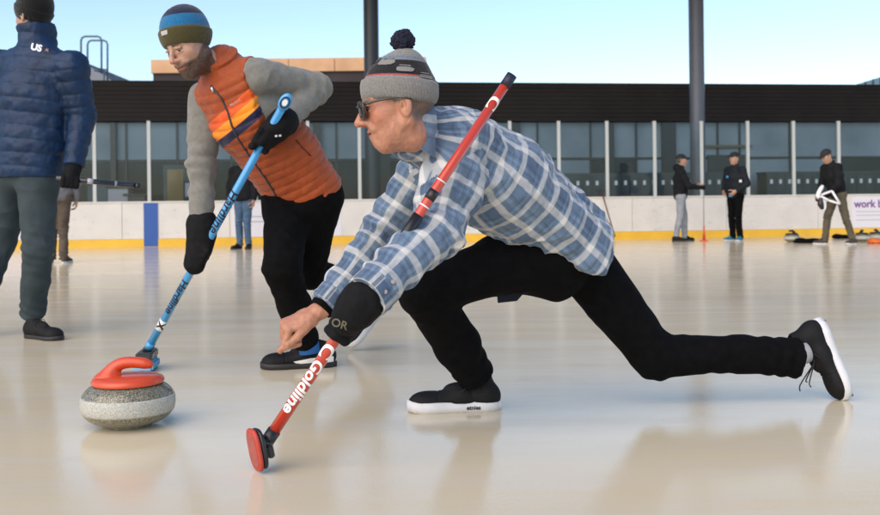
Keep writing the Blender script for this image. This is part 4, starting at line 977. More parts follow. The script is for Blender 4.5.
# vest
zA, zB = P(205, 88, 3.80), P(275, 190, 3.98)
def vest_mat():
    m = mat('orange_quilted_nylon', (.36, .052, .011), .55, spec=.3, sheen=.15); nt = m.node_tree; b = nt.nodes['Principled BSDF']; a = N(nt, 'ShaderNodeAttribute'); a.attribute_name = 'loc'
    sp = N(nt, 'ShaderNodeSeparateXYZ'); nt.links.new(a.outputs['Vector'], sp.inputs[0]); z = sp.outputs[2]; h0 = (P(228, 127, 3.84) - J['pelvis']) @ sd_
    z = math_n(nt, 'ADD', math_n(nt, 'SUBTRACT', z, math_n(nt, 'MULTIPLY', sp.outputs[0], .28)), .28 * ((P(228, 127, 3.84) - J['pelvis']) @ LATO)); c = mixc(nt, band(nt, z, h0 + .020, h0 + .062, .002), (.33, .060, .011), (.74, .10, .014)); c = mixc(nt, band(nt, z, h0 - .024, h0 + .020, .002), c, (.88, .27, .012)); c = mixc(nt, band(nt, z, h0 - .062, h0 - .024, .002), c, (.012, .012, .05))
    n = N(nt, 'ShaderNodeTexNoise'); n.inputs['Scale'].default_value = 14; n.inputs['Detail'].default_value = 5; nt.links.new(a.outputs['Vector'], n.inputs['Vector'])
    mr = N(nt, 'ShaderNodeMapRange'); mr.inputs[1].default_value = .3; mr.inputs[2].default_value = .7; mr.inputs[3].default_value = .85; mr.inputs[4].default_value = 1.12; nt.links.new(n.outputs[0], mr.inputs[0])
    mm = N(nt, 'ShaderNodeMix', data_type='RGBA', blend_type='MULTIPLY'); mm.inputs[0].default_value = 1; nt.links.new(c, mm.inputs[6]); nt.links.new(mr.outputs[0], mm.inputs[7]); nt.links.new(mm.outputs[2], b.inputs['Base Color'])
    n2 = N(nt, 'ShaderNodeTexNoise'); n2.inputs['Scale'].default_value = 50; n2.inputs['Detail'].default_value = 4; n2.inputs['Distortion'].default_value = 1.5; nt.links.new(a.outputs['Vector'], n2.inputs['Vector'])
    bp = N(nt, 'ShaderNodeBump'); bp.inputs['Strength'].default_value = .5; bp.inputs['Distance'].default_value = .005; nt.links.new(n2.outputs[0], bp.inputs['Height']); nt.links.new(bp.outputs[0], b.inputs['Normal'])
    return m
s = SDF(); s.chain([J['pelvis'] - sd_ * .0, J['waist'], J['chest'], J['upper']], [.145, .140, .150, .125], .04, LATO, [1.32, 1.3, 1.32, 1.38])
s.cone(J['upper'] + (J['shL'] - J['upper']) * .15, J['shL'] - LATO * .01, .1, .082, .04); s.cone(J['upper'], J['shR'] + LATO * .03, .1, .078, .04)
s.cone(J['upper'], J['neck'] + sd_ * .01, .1, .084, .03); s.cone(J['neck'], J['neck'] + nrm(J['headc'] - J['neck'] + V(.09, .02, .02)) * .065, .084, .080, .01, flat=(0, 1))
s.cut(J['pelvis'] - sd_ * .035, -sd_)
for q, sg_ in (('L', 1), ('R', -1)): s.cut(J['sh' + q] - LATO * sg_ * .004 , nrm(LATO * sg_ + V(0, 0, .12)), near=(J['sh' + q] + LATO * sg_ * .04 - sd_ * .02, .19))
vest = sdf_obj('quilted_vest', s, .0048, vest_mat(), root, post=puffer_disp(J['pelvis'], sd_, .037, .0062), loc=(J['pelvis'], LATO, np.cross(sd_, LATO), sd_), relaxn=1)
vb = snapper(vest.data)
def stick(name, pts2d, m, parent, bvh, r=None, off=.002, flat=None):
    """project a pixel-space polyline or polygon onto a surface seen from the camera side, keeping real geometry"""
    out = []
    for (u, v, d) in pts2d:
        p = P(u, v, d - .8); h = bvh.ray_cast(Vector(p), Vector(nrm(P(u, v, d) - CP)))
        if h[0] is not None: out.append(np.array(h[0] + h[1] * off))
    bm = bmesh.new()
    if r: tube(bm, out, r, 8)
    return bmobj(name, bm, m, parent, True)
zp = [(213, 88, 4), (222, 99, 4), (228, 112, 4), (232, 126, 4), (239, 140, 4), (247, 152, 4), (256, 165, 4), (266, 179, 4), (274, 192, 4), (277, 198, 4)]
zp = [(a[0] + (b[0] - a[0]) * k / 4, a[1] + (b[1] - a[1]) * k / 4, 4) for a, b in zip(zp, zp[1:]) for k in range(4)]
stick('zip', zp, mat('dark_zip', (.03, .03, .035), .5), vest, vb, .0045, .001)
stick('zip_pull', [(212, 86, 4), (213, 89, 4), (214, 92, 4)], M_STEEL, vest, vb, .006, .004)
stick('pocket_seam', [(296, 140, 4), (301, 146, 4), (307, 152, 4), (311, 156, 4)], mat('dark_seam', (.10, .02, .008), .7), vest, vb, .003, .001)
bm = text_mesh('Marmot', .018, .0004); ta = P(231, 107, 3.5); tX = nrm(P(246, 97.5, 3.5) - ta); tY = nrm(np.cross(tX, V(0, 1, 0))) * -1
if tY[2] < 0: tY = -tY
map_bm(bm, lambda x, y: ta + tX * x * .82 + tY * y); grid_cut(bm, [tX, tY], .01); project(bm, vb, None, nrm(ta - CP), .0015); bmobj('chest_lettering', bm, mat('pale_print', (.55, .30, .25), .6), vest)
# trousers
s = SDF(); s.chain([J['waist'] * .4 + J['pelvis'] * .6, J['pelvis']], [.115, .12], .04, LATO, 1.3)
for q, rs, e in (('R', (.108, .077, .075, .056), .99), ('L', (.108, .076, .074, .06), .96)):
    hp, kn, an = J['hp' + q], J['kn' + q], J['an' + q]; ae = kn + (an - kn) * e
    s.cone(J['pelvis'], hp, .12, .112, .05); s.cone(hp, kn, rs[0], rs[1], .05); s.cone(kn, kn + (ae - kn) * .5, rs[2], rs[2] * .92, .02); s.cone(kn + (ae - kn) * .5, ae, rs[2] * .92, rs[3], .02, flat=(0, 1))
sdf_obj('trousers', s, .006, M_BLACKCLOTH, root, post=trouser_folds(J, .006), relaxn=2)
M_BLUESOCK = mat('blue_sock', (.02, .13, .40), .9, bump=.3, bscale=300)
bm = bmesh.new(); tube(bm, [J['anR'] + V(0, 0, .05), J['anR'] + V(.012, 0, -.045)], [.044, .046], 20); bmobj('sock', bm, M_BLUESOCK, root, True)
bm = bmesh.new(); tube(bm, [J['anL'] + nrm(J['knL'] - J['anL']) * .05, J['anL'] + V(.03, .0, -.01)], [.044, .044], 20); bmobj('sock', bm, M_BLUESOCK, root, True)
hl = P(336, 367, 4.17) * V(1, 1, 0); fwd = nrm(V(-1, -.14, 0)); o, T = shoe(root, hl, fwd, V(0, 0, 1), M_SHOE, M_BLACKSOLE, L=.325, sole_h=.026, width=.05, hi=.01)
bm = bmesh.new(); yv = -.052 if T(0, -.05, 0)[1] < T(0, .05, 0)[1] else .052
ss = [(.02, .026), (.115, .026), (.175, .024), (.19, .034), (.12, .046), (.02, .05)]
sb_ = snapper(o.data); A = [bm.verts.new(T(x, yv * 1.6, z)) for x, z in ss]; bm.faces.new(A); grid_cut(bm, [fwd, V(0, 0, 1)], .012); project(bm, sb_, None, V(0, 1, 0), .002); bmobj('white_flash', bm, M_WHITEPR, o)
toe = P(353, 352, 4.62); toe[2] = .01; hu_ = P(402, 286, 4.78); fw = nrm(toe - hu_); T0 = toe - fw * .3
o, T = shoe(root, T0, fw, nrm(V(-.72, -.35, .0) - fw * (V(-.72, -.35, .0) @ fw)), M_SHOE, M_WHITESOLE, L=.30, sole_h=.03, hi=.02)
# hat
bt = knit('olive_blue_navy_knit', [(-.02, .064, (.070, .060, .022)), (.064, .112, (.014, .14, .30)), (.112, .3, (.010, .014, .045))], base=(.070, .060, .022))
hat, T, n_ = beanie(root, J, bt, 1.02, .004, .036, -.058, .026, .060, amp=.0012)
T, X, Y, Z = frame_of(J, 1.02)
bm = bmesh.new(); c = P(164.5, 33, 3.2); lx = nrm(P(168, 32, 3.2) - P(161, 34, 3.2)); lz = nrm(P(164, 29, 3.2) - P(164.6, 33, 3.2)); A = [bm.verts.new(c + lx * a * .012 + lz * b * .0085) for a, b in ((-1, -1), (1, -1), (1, 1), (-1, 1))]; bm.faces.new(A); grid_cut(bm, [lx, lz], .005); project(bm, snapper(hat.data), None, nrm(c - CP), .002); bmobj('woven_label', bm, mat('grey_woven_label', (.42, .42, .40), .8), hat)
# gloves
for q, gpt, near in (('L', BL0 + (BL1 - BL0) * .845, 1), ('R', BL0 + (BL1 - BL0) * .40, 1)):
    s = SDF(); w_ = J['wr' + q]; a_ = nrm(w_ - J['el' + q]); f_ = nrm(gpt - w_)
    s.cone(w_ - a_ * .01, w_ + a_ * .03, .050, .047, .03); s.cone(w_ + a_ * .01, gpt - f_ * .03, .048, .040, .03, bd2, (1.1, 1.35)); s.cone(w_, gpt - f_ * .012 , .045, .036, .03, bd2, 1.4)
    gripping(s, w_, -f_, bd2, gpt, near=near, shaft_r=.0165, k=1.05); s.cone(gpt + bd2 * .035 - f_ * .035, gpt - V(0, .032, 0) - bd2 * .01, .021, .018, .012)
    if q == 'R': s.cone(w_, gpt - bd2 * .06 - V(0, .01, 0), .05, .043, .03)
    g_ = sdf_obj('glove', s, .0042, M_GLOVE, root, post=folds(16, .004, None, 1, 2.0))
    if q == 'L':
        bm = bmesh.new(); c = P(276, 136, 3.3); lx = nrm(V(1, 0, .1)); lz = V(0, 0, 1.)
        for dx in (0, .016):
            A = [bm.verts.new(c + lx * (dx + a * .005) + lz * b * .004) for a, b in ((-1, -1), (1, -1), (1, 1), (-1, 1))]; bm.faces.new(A)
        project(bm, snapper(g_.data), None, nrm(c - CP), .0015); bmobj('small_logo', bm, M_WHITEPR, g_)

# blue broom
bb = empty('curling_broom', BL0 * V(1, 1, 0)); tag(bb, 'light blue curling broom gripped by the man in the orange vest, head behind the stone', 'broom')
M_BLUESH = mat('light_blue_lacquer', (.045, .30, .62), .28, coat=.5, var=.05, vscale=9); L_ = np.linalg.norm(BL1 - BL0)
broom_shaft(bb, BL0, BL1, .0170, M_BLUESH, .0160); fc2 = nrm(CP - (BL0 + BL1) / 2)
shaft_text('Hardline', .060, BL0, BL1, .83, .0169, fc2, M_DARKPR, bb, .001, cuts=8, shear=.2, flip=True)
shaft_text('Hardline', .050, BL0, BL1, .37, .0172, fc2, M_DARKPR, bb, .0012, cuts=8, shear=.2, flip=True)
ring_band(bb, BL0, BL1, .10, .05, .0174, M_WHITEPR); shaft_text('X', .05, BL0, BL1, .108, .0176, fc2, M_BLACKPL, bb, .002, cuts=8)
ring_band(bb, BL0, BL1, -.005, .03, .019, M_BLUESH, 'ferrule'); ring_band(bb, BL0, BL1, L_ - .002, .012, .0168, M_BLACKPL, 'end_cap')
cp_ = BL1 - bd2 * .012
bm = bmesh.new(); fy = nrm(fc2 - bd2 * (fc2 @ bd2)); fx = np.cross(bd2, fy); rings = []
for r_, y_ in ((.0, .021), (.012, .021), (.024, .018), (.026, .012), (.024, -.006), (0, -.008)):
    if r_ == 0: rings.append([bm.verts.new(cp_ + fy * y_)])
    else: rings.append([bm.verts.new(cp_ + fy * y_ + (bd2 * math.cos(q) * 1.5 + fx * math.sin(q)) * r_) for q in [2 * math.pi * i / 28 for i in range(28)]])
for A_, B_ in zip(rings, rings[1:]):
    for i in range(28):
        j = (i + 1) % 28
        if len(A_) == 1: bm.faces.new((A_[0], B_[i], B_[j]))
        elif len(B_) == 1: bm.faces.new((A_[i], B_[0], A_[j]))
        else: bm.faces.new((A_[i], B_[i], B_[j], A_[j]))
kn_ = bmobj('end_badge', bm, M_BLUESH, bb, True)
for r0, r1, y_, mm_ in ((.019, .014, .0222, M_DARKPR), (.010, .0, .0222, M_WHITEPR)):
    bm = bmesh.new(); A_ = [bm.verts.new(cp_ + fy * y_ + (bd2 * math.cos(q) * 1.4 + fx * math.sin(q)) * r0) for q in [2 * math.pi * i / 24 for i in range(24)]]
    if r1: B_ = [bm.verts.new(cp_ + fy * y_ + (bd2 * math.cos(q) * 1.4 + fx * math.sin(q)) * r1) for q in [2 * math.pi * i / 24 for i in range(24)]]; [bm.faces.new((A_[i], A_[(i + 1) % 24], B_[(i + 1) % 24], B_[i])) for i in range(24)]
    else: bm.faces.new(A_)
    bmobj('badge_print', bm, mm_, kn_)
c = P(147, 356, 4.14); c[2] = .055; hdx = nrm(V(-.12, .99, 0)); hdz = V(0, 0, 1.); hdy = np.cross(hdz, hdx)
bm = bmesh.new(); addbox(bm, c + hdz * .012, hdx * .085, hdy * .034, hdz * .018); hd = bmobj('broom_head', bm, M_BLACKPL, bb, bevel=.006)
bm = bmesh.new(); addbox(bm, c - hdz * .030, hdx * .095, hdy * .04, hdz * .022); bmobj('pad', bm, mat('light_blue_pad', (.13, .42, .62), .7, bump=.3), hd, bevel=.01)
bm = bmesh.new(); addbox(bm, c + hdz * .012 - hdy * .0355 - hdx * .05, hdx * .018, hdy * .001, hdz * .009); bmobj('printed_mark', bm, mat('grey_mark', (.3, .3, .3), .5), hd)
bm = bmesh.new(); tube(bm, [c + hdz * .02, BL0 + bd2 * .02], [.024, .019], 16); bmobj('socket', bm, M_BLACKPL, hd, True)

# ---- the stone
def granite():
    m = mat('speckled_granite', (.25, .25, .21), .28, coat=.4); nt = m.node_tree; b = nt.nodes['Principled BSDF']; tc = N(nt, 'ShaderNodeTexCoord')
    n = N(nt, 'ShaderNodeTexNoise'); n.inputs['Scale'].default_value = 230; n.inputs['Detail'].default_value = 4; nt.links.new(tc.outputs['Object'], n.inputs[0])
    cr = N(nt, 'ShaderNodeValToRGB'); nt.links.new(n.outputs[0], cr.inputs[0]); e = cr.color_ramp.elements
    e[0].position = .34; e[0].color = (.045, .042, .03, 1); e[1].position = .68; e[1].color = (.36, .34, .26, 1); k = e.new(.5); k.color = (.15, .142, .098, 1)
    nt.links.new(cr.outputs[0], b.inputs['Base Color']); return m
M_GRAN = granite(); M_GBAND = None
def granite_band():
    m = mat('matt_striking_band', (.5, .5, .47), .55, var=.0); nt = m.node_tree; b = nt.nodes['Principled BSDF']; tc = N(nt, 'ShaderNodeTexCoord')
    n = N(nt, 'ShaderNodeTexNoise'); n.inputs['Scale'].default_value = 260; n.inputs['Detail'].default_value = 4; nt.links.new(tc.outputs['Object'], n.inputs[0])
    cr = N(nt, 'ShaderNodeValToRGB'); nt.links.new(n.outputs[0], cr.inputs[0]); e = cr.color_ramp.elements
    e[0].position = .36; e[0].color = (.30, .30, .27, 1); e[1].position = .64; e[1].color = (.52, .52, .47, 1); nt.links.new(cr.outputs[0], b.inputs['Base Color']); return m
M_GBAND = granite_band(); M_REDPL = mat('red_plastic', (.60, .065, .016), .32, coat=.25)
def stone(loc, hcol, label, rot=0.0, group=None, R_=.147, detail=True, yaw=0):
    root = empty('curling_stone', loc); tag(root, label, 'curling stone', group); H = .152
    def pr(z):  # profile radius at height z
        t = (z - H / 2) / (H / 2); return R_ * (1 - abs(t) ** 2.5) ** (1 / 2.35)
    zs = [.004 + (H - .008) * (.5 - .5 * math.cos(math.pi * i / 40)) for i in range(41)]
    lo_, hi_ = .048, .100
    prof = [(.0, .003), (.062, .003), (.066, 0), (.071, .001)] + [(max(pr(z), .075), z) for z in zs if z > .003] + [(.05, H - .004), (0, H - .004)]
    bm = bmesh.new(); lathe(bm, prof, 72 if detail else 32, loc); b = bmobj('granite_body', bm, M_GRAN, root, True)
    bm = bmesh.new(); bz = [lo_ + (hi_ - lo_) * i / 8 for i in range(9)]; lathe(bm, [(pr(lo_) - .002, lo_)] + [(pr(z) + .0009, z) for z in bz] + [(pr(hi_) - .002, hi_)], 72 if detail else 32, loc); bmobj('striking_band', bm, M_GBAND, b, True)
    bm = bmesh.new(); z0 = H - .010; lathe(bm, [(.112, z0 - .004), (.114, z0 + .004), (.110, z0 + .012), (.095, z0 + .018), (.04, z0 + .022), (0, z0 + .023)], 56 if detail else 24, loc); plate = bmobj('handle_plate', bm, hcol, root, True)
    c, s_ = math.cos(rot), math.sin(rot); Q = lambda x, z: V(*loc) + V(x * c, x * s_, z)
    s = SDF(); pts = curve_pts([Q(-.064, z0 + .012), Q(-.054, z0 + .032), Q(-.034, z0 + .052), Q(-.004, z0 + .061), Q(.036, z0 + .059), Q(.068, z0 + .052)], 12)
    rs = [.030, .024, .020, .0175, .0160, .0150, .0148, .0148, .0148, .0146, .0142, .0136, .0128]
    s.chain(pts, rs, .012, V(-s_, c, 0), 1.15); s.ell(Q(-.058, z0 + .012), (.050, .040, .016), V(c, s_, 0), V(0, 0, 1), .02)
    sdf_obj('handle', s, .003 if detail else .006, hcol, plate)
    return root
st_c = P(128.5, 424, 3.07) * V(1, 1, 0)
stone(tuple(st_c), M_REDPL, 'grey granite curling stone with red handle gliding at the front left', rot=math.radians(8))

# ---- man in the blue puffer jacket, seen from behind
J = {}
D = 5.35; J['lat'] = nrm(V(-.96, .28, 0)); LATO = J['lat']; J['g'] = 1.06
J['pelvis'] = P(29, 165, D); J['waist'] = P(30, 140, D); J['chest'] = P(34, 95, D); J['upper'] = P(37, 64, D - .01); J['neck'] = P(38, 42, D)
J['headc'] = P(34, 17, D - .02); J['hf'] = nrm(V(-.86, .50, -.05)); J['hu'] = V(0, 0, 1.)
J['shR'] = P(72, 68, D - .08); J['elR'] = P(82, 118, D - .02); J['wrR'] = P(74, 166, D - .12)
J['shL'] = P(-4, 66, D + .08); J['elL'] = P(-20, 118, D + .1); J['wrL'] = P(-22, 165, D + .25)
J['hpR'] = P(38, 178, D - .02); J['knR'] = P(38, 248, D - .06); J['anR'] = P(33, 313, D + .06)
J['hpL'] = P(12, 178, D + .06); J['knL'] = P(0, 246, D + .1); J['anL'] = P(-26, 310, D - .05)
root = empty('person', J['anR'] * V(1, 1, 0)); tag(root, 'man in blue puffer jacket and black beanie standing with his back turned at left', 'person')
s = SDF(); body_sdf(s, J, -.006, 'talna'); head_sdf(s, J['headc'], J['hf'], J['hu'], 1.04)
hand_sdf(s, J['wrL'], V(0, .1, -1), V(-1, 0, 0), V(0, 1, 0), 1.0)
sdf_obj('body', s, .0055, skin_mat('fair_skin', (.42, .25, .17)), root, colfn=skin_col(J, (.42, .25, .17), hair=(.05, .035, .025), brow=(.06, .04, .03), k=1.04))
eyes(J, root, 1.04)
UPZ = nrm(J['upper'] - J['pelvis']); M_NAVY = mat('navy_quilted_nylon', (.005, .023, .066), .5, spec=.3, var=.25, vscale=12, bump=.5, bscale=45)
s = SDF(); s.chain([J['pelvis'] - UPZ * .01, J['waist'], J['chest'], J['upper']], [.150, .152, .165, .125], .05, LATO, [1.42, 1.42, 1.42, 1.5])
s.cone(J['shL'], J['shR'], .088, .088, .05); s.cone(J['upper'], J['neck'], .115, .088, .04); s.cone(J['neck'], J['neck'] + V(-.012, .0, .095), .100, .104, .015, flat=(0, 1))
for q, e in (('R', 1), ('L', 1)):
    s.cone(J['sh' + q], J['el' + q], .092, .074, .03); s.cone(J['el' + q], J['wr' + q], .072, .055, .03, flat=(0, 1))
s.cut(J['pelvis'] - UPZ * .075, nrm(V(.03, 0, -1)), near=(J['pelvis'] - UPZ * .15, .27))
def navy_post(co):
    o = np.zeros(len(co)); da = np.full(len(co), 9.0)
    ridge = lambda t, a: a * (np.abs(np.sin(math.pi * t)) ** .5 - .75)
    on = np.zeros(len(co), bool)
    for q in 'LR':
        for a, b, off in ((J['sh' + q], J['el' + q], 0), (J['el' + q], J['wr' + q], .27)):
            d, t = segdist(co, a, b); L = np.linalg.norm(b - a); m = (d < .105) & (t > .0) & (t < 1.05) & (np.abs((co - J['chest']) @ LATO) > .215)
            o[m] = ridge((t * L + off)[m] / .074 + .2 * vnoise(co[m] * 5), .008); on |= m
    m = ~on; o[m] = ridge(((co - J['pelvis']) @ UPZ)[m] / .074 + .25 * vnoise(co[m] * 4), .009)
    return o + .013 * (fbm(co * 26 + 3, 2) - .5)
pj = sdf_obj('puffer_jacket', s, .006, M_NAVY, root, post=navy_post)
pb = snapper(pj.data)
stick('back_seam', [(44, 72, 5.3), (52, 88, 5.3), (57, 100, 5.3), (61, 112, 5.3), (63, 122, 5.3)], mat('navy_seam', (.004, .012, .05), .6), pj, pb, .003, .001)
ta = P(30.5, 49.5, 4.6); tX = nrm(P(44, 52.6, 4.6) - ta); tY = nrm(V(.12, 0, 1) - tX * (V(.12, 0, 1) @ tX))
bm = text_mesh('US', .062, .003); map_bm(bm, lambda x, y: ta + tX * x * .83 + tY * y * .8); grid_cut(bm, [tX, tY], .014); project(bm, pb, None, nrm(ta - CP), .003); bmobj('back_lettering', bm, M_WHITEPR, pj)
bm = bmesh.new(); c = P(47, 50.5, 4.6); A = [bm.verts.new(c + tX * x * .011 + tY * y * .011) for x, y in ((-1, -1), (0, -.4), (1, -1), (.5, .1), (1, .9), (.2, .5), (-.2, 1.1), (-.4, .4), (-1.1, .4), (-.5, 0))]; bm.faces.new(A); grid_cut(bm, [tX, tY], .008); project(bm, pb, None, nrm(c - CP), .003); bmobj('back_emblem', bm, mat('dull_red_print', (.30, .16, .10), .5), pj)
M_TEAL = mat('teal_grey_trousers', (.027, .043, .050), .85, var=.2, vscale=12, bump=.3, bscale=150)
s = SDF(); s.chain([J['waist'] * .5 + J['pelvis'] * .5, J['pelvis']], [.12, .125], .04, LATO, 1.4)
for q in 'LR':
    hp, kn, an = J['hp' + q], J['kn' + q], J['an' + q]; s.cone(J['pelvis'], hp, .12, .115, .04); s.cone(hp, kn, .112, .082, .03); s.cone(kn, kn + (an - kn) * .5, .080, .076, .02); s.cone(kn + (an - kn) * .5, kn + (an - kn) * 1.04, .076, .070, .02, flat=(0, 1))
sdf_obj('trousers', s, .006, M_TEAL, root, post=trouser_folds(J, .0065), relaxn=2)
hl = P(26, 333, 5.26) * V(1, 1, 0); shoe(root, hl, nrm(V(.86, -.5, 0)), V(0, 0, 1), M_SHOE, M_BLACKSOLE, L=.29, sole_h=.022, hi=.0)
hl = P(-20, 333, 5.2) * V(1, 1, 0); shoe(root, hl, nrm(V(-.9, .3, 0)), V(0, 0, 1), M_SHOE, M_BLACKSOLE, L=.29, sole_h=.022, hi=.0)
beanie(root, J, knit('black_knit', [], base=(.006, .006, .007)), 1.08, .005, .018, -.085, .030, .07)
hnd = P(70, 181, D - .16); b0, b1 = P(56, 178, D - .20), P(139, 186, D - .02); bd3 = nrm(b1 - b0)
s = SDF(); s.cone(J['wrR'], hnd, .045, .04, .03, V(0, -1, 0), 1.0); gripping(s, J['wrR'], nrm(J['wrR'] - hnd), bd3, hnd, shaft_r=.015, near=1); sdf_obj('glove', s, .005, M_GLOVE, root)
kb = empty('curling_broom', b0 * V(1, 1, 0)); tag(kb, 'slim dark broom held level by the man in the blue puffer jacket', 'broom')
broom_shaft(kb, b0, b1, .0145, mat('dark_lacquer', (.010, .014, .022), .25, coat=.4)); Lk = np.linalg.norm(b1 - b0)
ring_band(kb, b0, b1, Lk - .13, .012, .015, mat('grey_ring', (.2, .24, .28), .4)); ring_band(kb, b0, b1, .16, .03, .0155, M_GREYPR); ring_band(kb, b0, b1, Lk - .02, .025, .017, M_BLACKPL, 'end_cap')

# ---- people by the boards
def far_person(label, u, v, d, H, facing, jacket, trousers, shoes, cap=None, arms=None, lean=0.0, stance=.11, step=0.0, hairc=(.05, .04, .03), group=None, vox=.011, kneeb=.03, hood=False, headdown=0.0, sleeve_off=0, bulk=1.0, skin=(.40, .24, .17)):
    base = P(u, v, d) * V(1, 1, 0); f = nrm(V(*facing)); l = np.cross(ZV, f); J = {}; k = H / 1.78
    W = lambda a, b, z: base + k * (f * a + l * b) + ZV * z * k
    J['lat'] = l; J['g'] = k * .97; J['hf'] = nrm(f - ZV * headdown); J['hu'] = ZV + f * headdown
    J['pelvis'] = W(0, 0, .95); J['waist'] = W(lean * .25, 0, 1.10); J['chest'] = W(lean * .6, 0, 1.27); J['upper'] = W(lean * .9, 0, 1.40); J['neck'] = W(lean, 0, 1.49); J['headc'] = W(lean * 1.15 + .03 + headdown * .06, 0, 1.655 - headdown * .05)
    for q, sg_ in (('L', 1), ('R', -1)):
        J['sh' + q] = W(lean * .9, sg_ * .18, 1.41); a = (arms or {}).get(q, ((.02, .25, 1.12), (.08, .24, .87)))
        J['el' + q] = W(a[0][0], sg_ * a[0][1], a[0][2]); J['wr' + q] = W(a[1][0], sg_ * a[1][1], a[1][2])
        J['hp' + q] = W(0, sg_ * .09, .92); J['kn' + q] = W(kneeb + step * sg_ * .5, sg_ * stance, .50); J['an' + q] = W(-.02 + step * sg_, sg_ * stance * 1.15, .09)
    root = empty('person', base); tag(root, label, 'person', group)
    s = SDF(); body_sdf(s, J, -.008, 'talna'); head_sdf(s, J['headc'], J['hf'], J['hu'], k)
    for q in 'LR': dr = nrm(J['wr' + q] - J['el' + q]); hand_sdf(s, J['wr' + q], nrm(dr + V(0, 0, -.2)), l * (1 if q == 'L' else -1), f, k * 1.05)
    sdf_obj('body', s, vox * .65, skin_mat('far_skin', skin), root, colfn=skin_col(J, skin, brow=(.05, .04, .03), hair=hairc, k=k))
    s = SDF(); i = .02 * bulk; s.chain([J['pelvis'] + ZV * -.01, J['waist'], J['chest'], J['upper']], [.125 * k + i * .6, .118 * k + i, .125 * k + i, .098 * k + i * .5], .04, l, [1.4, 1.38, 1.4, 1.5])
    s.cone(J['shL'], J['shR'], .062 * k + i * .8, .062 * k + i * .8, .04); s.cone(J['upper'], J['neck'] + ZV * .02, .08, .07, .03)
    if hood: s.ell(J['neck'] - f * .05 + ZV * .02, (.09, .12, .07), f, ZV, .03)
    for q in 'LR': s.cone(J['sh' + q], J['el' + q], .06 * k + i * .8, .048 * k + i * .8, .03); s.cone(J['el' + q], J['wr' + q], .048 * k + i * .7, .036 * k + i * .5, .02, flat=(0, 1))
    s.cut(J['pelvis'] - ZV * .09, -ZV, near=(J['pelvis'] - ZV * .15, .25))
    sdf_obj('jacket', s, vox, jacket, root, post=folds(8, .008, None, 1, u * .1), relaxn=2)
    s = SDF(); s.chain([J['waist'] * .4 + J['pelvis'] * .6, J['pelvis'] - ZV * .02], [.10 * k, .11 * k], .04, l, 1.4)
    for q in 'LR': s.cone(J['pelvis'], J['hp' + q], .10, .10, .03); s.cone(J['hp' + q], J['kn' + q], .098 * k, .070 * k, .03); s.cone(J['kn' + q], J['an' + q] - ZV * .03, .068 * k, .058 * k, .02, flat=(0, 1))
    sdf_obj('trousers', s, vox, trousers, root, post=trouser_folds(J, .010), relaxn=1)
    for q, sg_ in (('L', 1), ('R', -1)):
        h_ = J['an' + q] * V(1, 1, 0) - f * .06; o, T = shoe(root, h_, nrm(f + l * sg_ * .25), ZV, shoes, M_BLACKSOLE if shoes is M_SHOE else M_WHITESOLE, L=.28 * k, h=.007)
    if cap is not None:
        T, X, Y, Z = frame_of(J, k); s = SDF(); s.ell(T(-.012, 0, .055), (.108 * k, .088 * k, .085 * k), X, Z, .01); s.cut(T(0, 0, .035), nrm(-Z)); s.cone(T(.09, -.035, .045), T(.155, -.03, .035), .012, .009, .02, Y, 2.2); s.cone(T(.09, .035, .045), T(.155, .03, .035), .012, .009, .02, Y, 2.2)
        sdf_obj('cap', s, .006, cap, root)
    return root, J, W
M_COAT = mat('black_coat', (.008, .009, .011), .85, var=.3, vscale=10, spec=.2); M_COATN = mat('black_navy_jacket', (.007, .010, .016), .75, var=.3, vscale=10, spec=.25)
M_JEANS = mat('blue_jeans', (.055, .105, .18), .9, var=.25, vscale=10); M_GTROU = mat('light_grey_trousers', (.24, .26, .29), .9, var=.15, vscale=8)
M_BROWNT = mat('brown_trousers', (.085, .062, .045), .9, var=.25, vscale=10); M_OLIVE = mat('olive_brown_trousers', (.085, .072, .048), .9, var=.25, vscale=10)
M_BROWNSH = mat('brown_shoe', (.05, .03, .022), .7); M_BLUESH2 = mat('blue_shoe', (.02, .14, .22), .6); M_GREYC = mat('grey_fleece', (.14, .14, .15), .9, var=.2, vscale=20); M_CAP = mat('black_cap', (.010, .010, .012), .8)
far_person('person in grey top and brown trousers mostly hidden behind the blue puffer jacket', 58, 263, 12.9, 1.74, (-.3, 1, 0), M_GREYC, M_BROWNT, M_BROWNSH, stance=.07, step=.03)
far_person('person in dark coat and blue jeans, seen behind the orange vest', 244, 248.5, 16.9, 1.76, (-.25, -1, 0), M_COAT, M_JEANS, M_SHOE, stance=.085, step=.03, bulk=1.5)
ra, JA, WA = far_person('person in black hooded jacket and light grey trousers holding a thin stick', 681, 241, 18.2, 1.66, (.92, -.1, 0), M_COAT, M_GTROU, M_SHOE, cap=M_CAP, step=.11, hood=True, arms={'R': ((.14, .24, 1.12), (.36, .16, 1.10)), 'L': ((.08, .24, 1.12), (.34, .1, 1.14))})
rb_, JB, WB = far_person('person all in black with blue shoes and a cap, facing the one with the stick', 736, 240.5, 18.0, 1.68, (-.80, -.55, 0), M_COATN, M_BLACKCLOTH, M_BLUESH2, cap=M_CAP, stance=.09, step=.02, arms={'R': ((-.02, .27, 1.14), (.16, .16, 1.0)), 'L': ((-.02, .27, 1.14), (.16, .14, 1.0))})
def patch(parent, bvh, u, v, w, h, m, name='sleeve_patch'):
    c = P(u, v, 15.); bm = bmesh.new(); A = [bm.verts.new(c + RV * a * w + UV * b * h) for a, b in ((-1, -1), (1, -1), (1, 1), (-1, 1))]; bm.faces.new(A); grid_cut(bm, [RV, UV], max(w, h) / 2)
    project(bm, bvh, None, nrm(c - CP), .006); bmobj(name, bm, m, parent)
jb = [o_ for o_ in rb_.children if o_.name.startswith('jacket')][0]; jbv = snapper(jb.data)
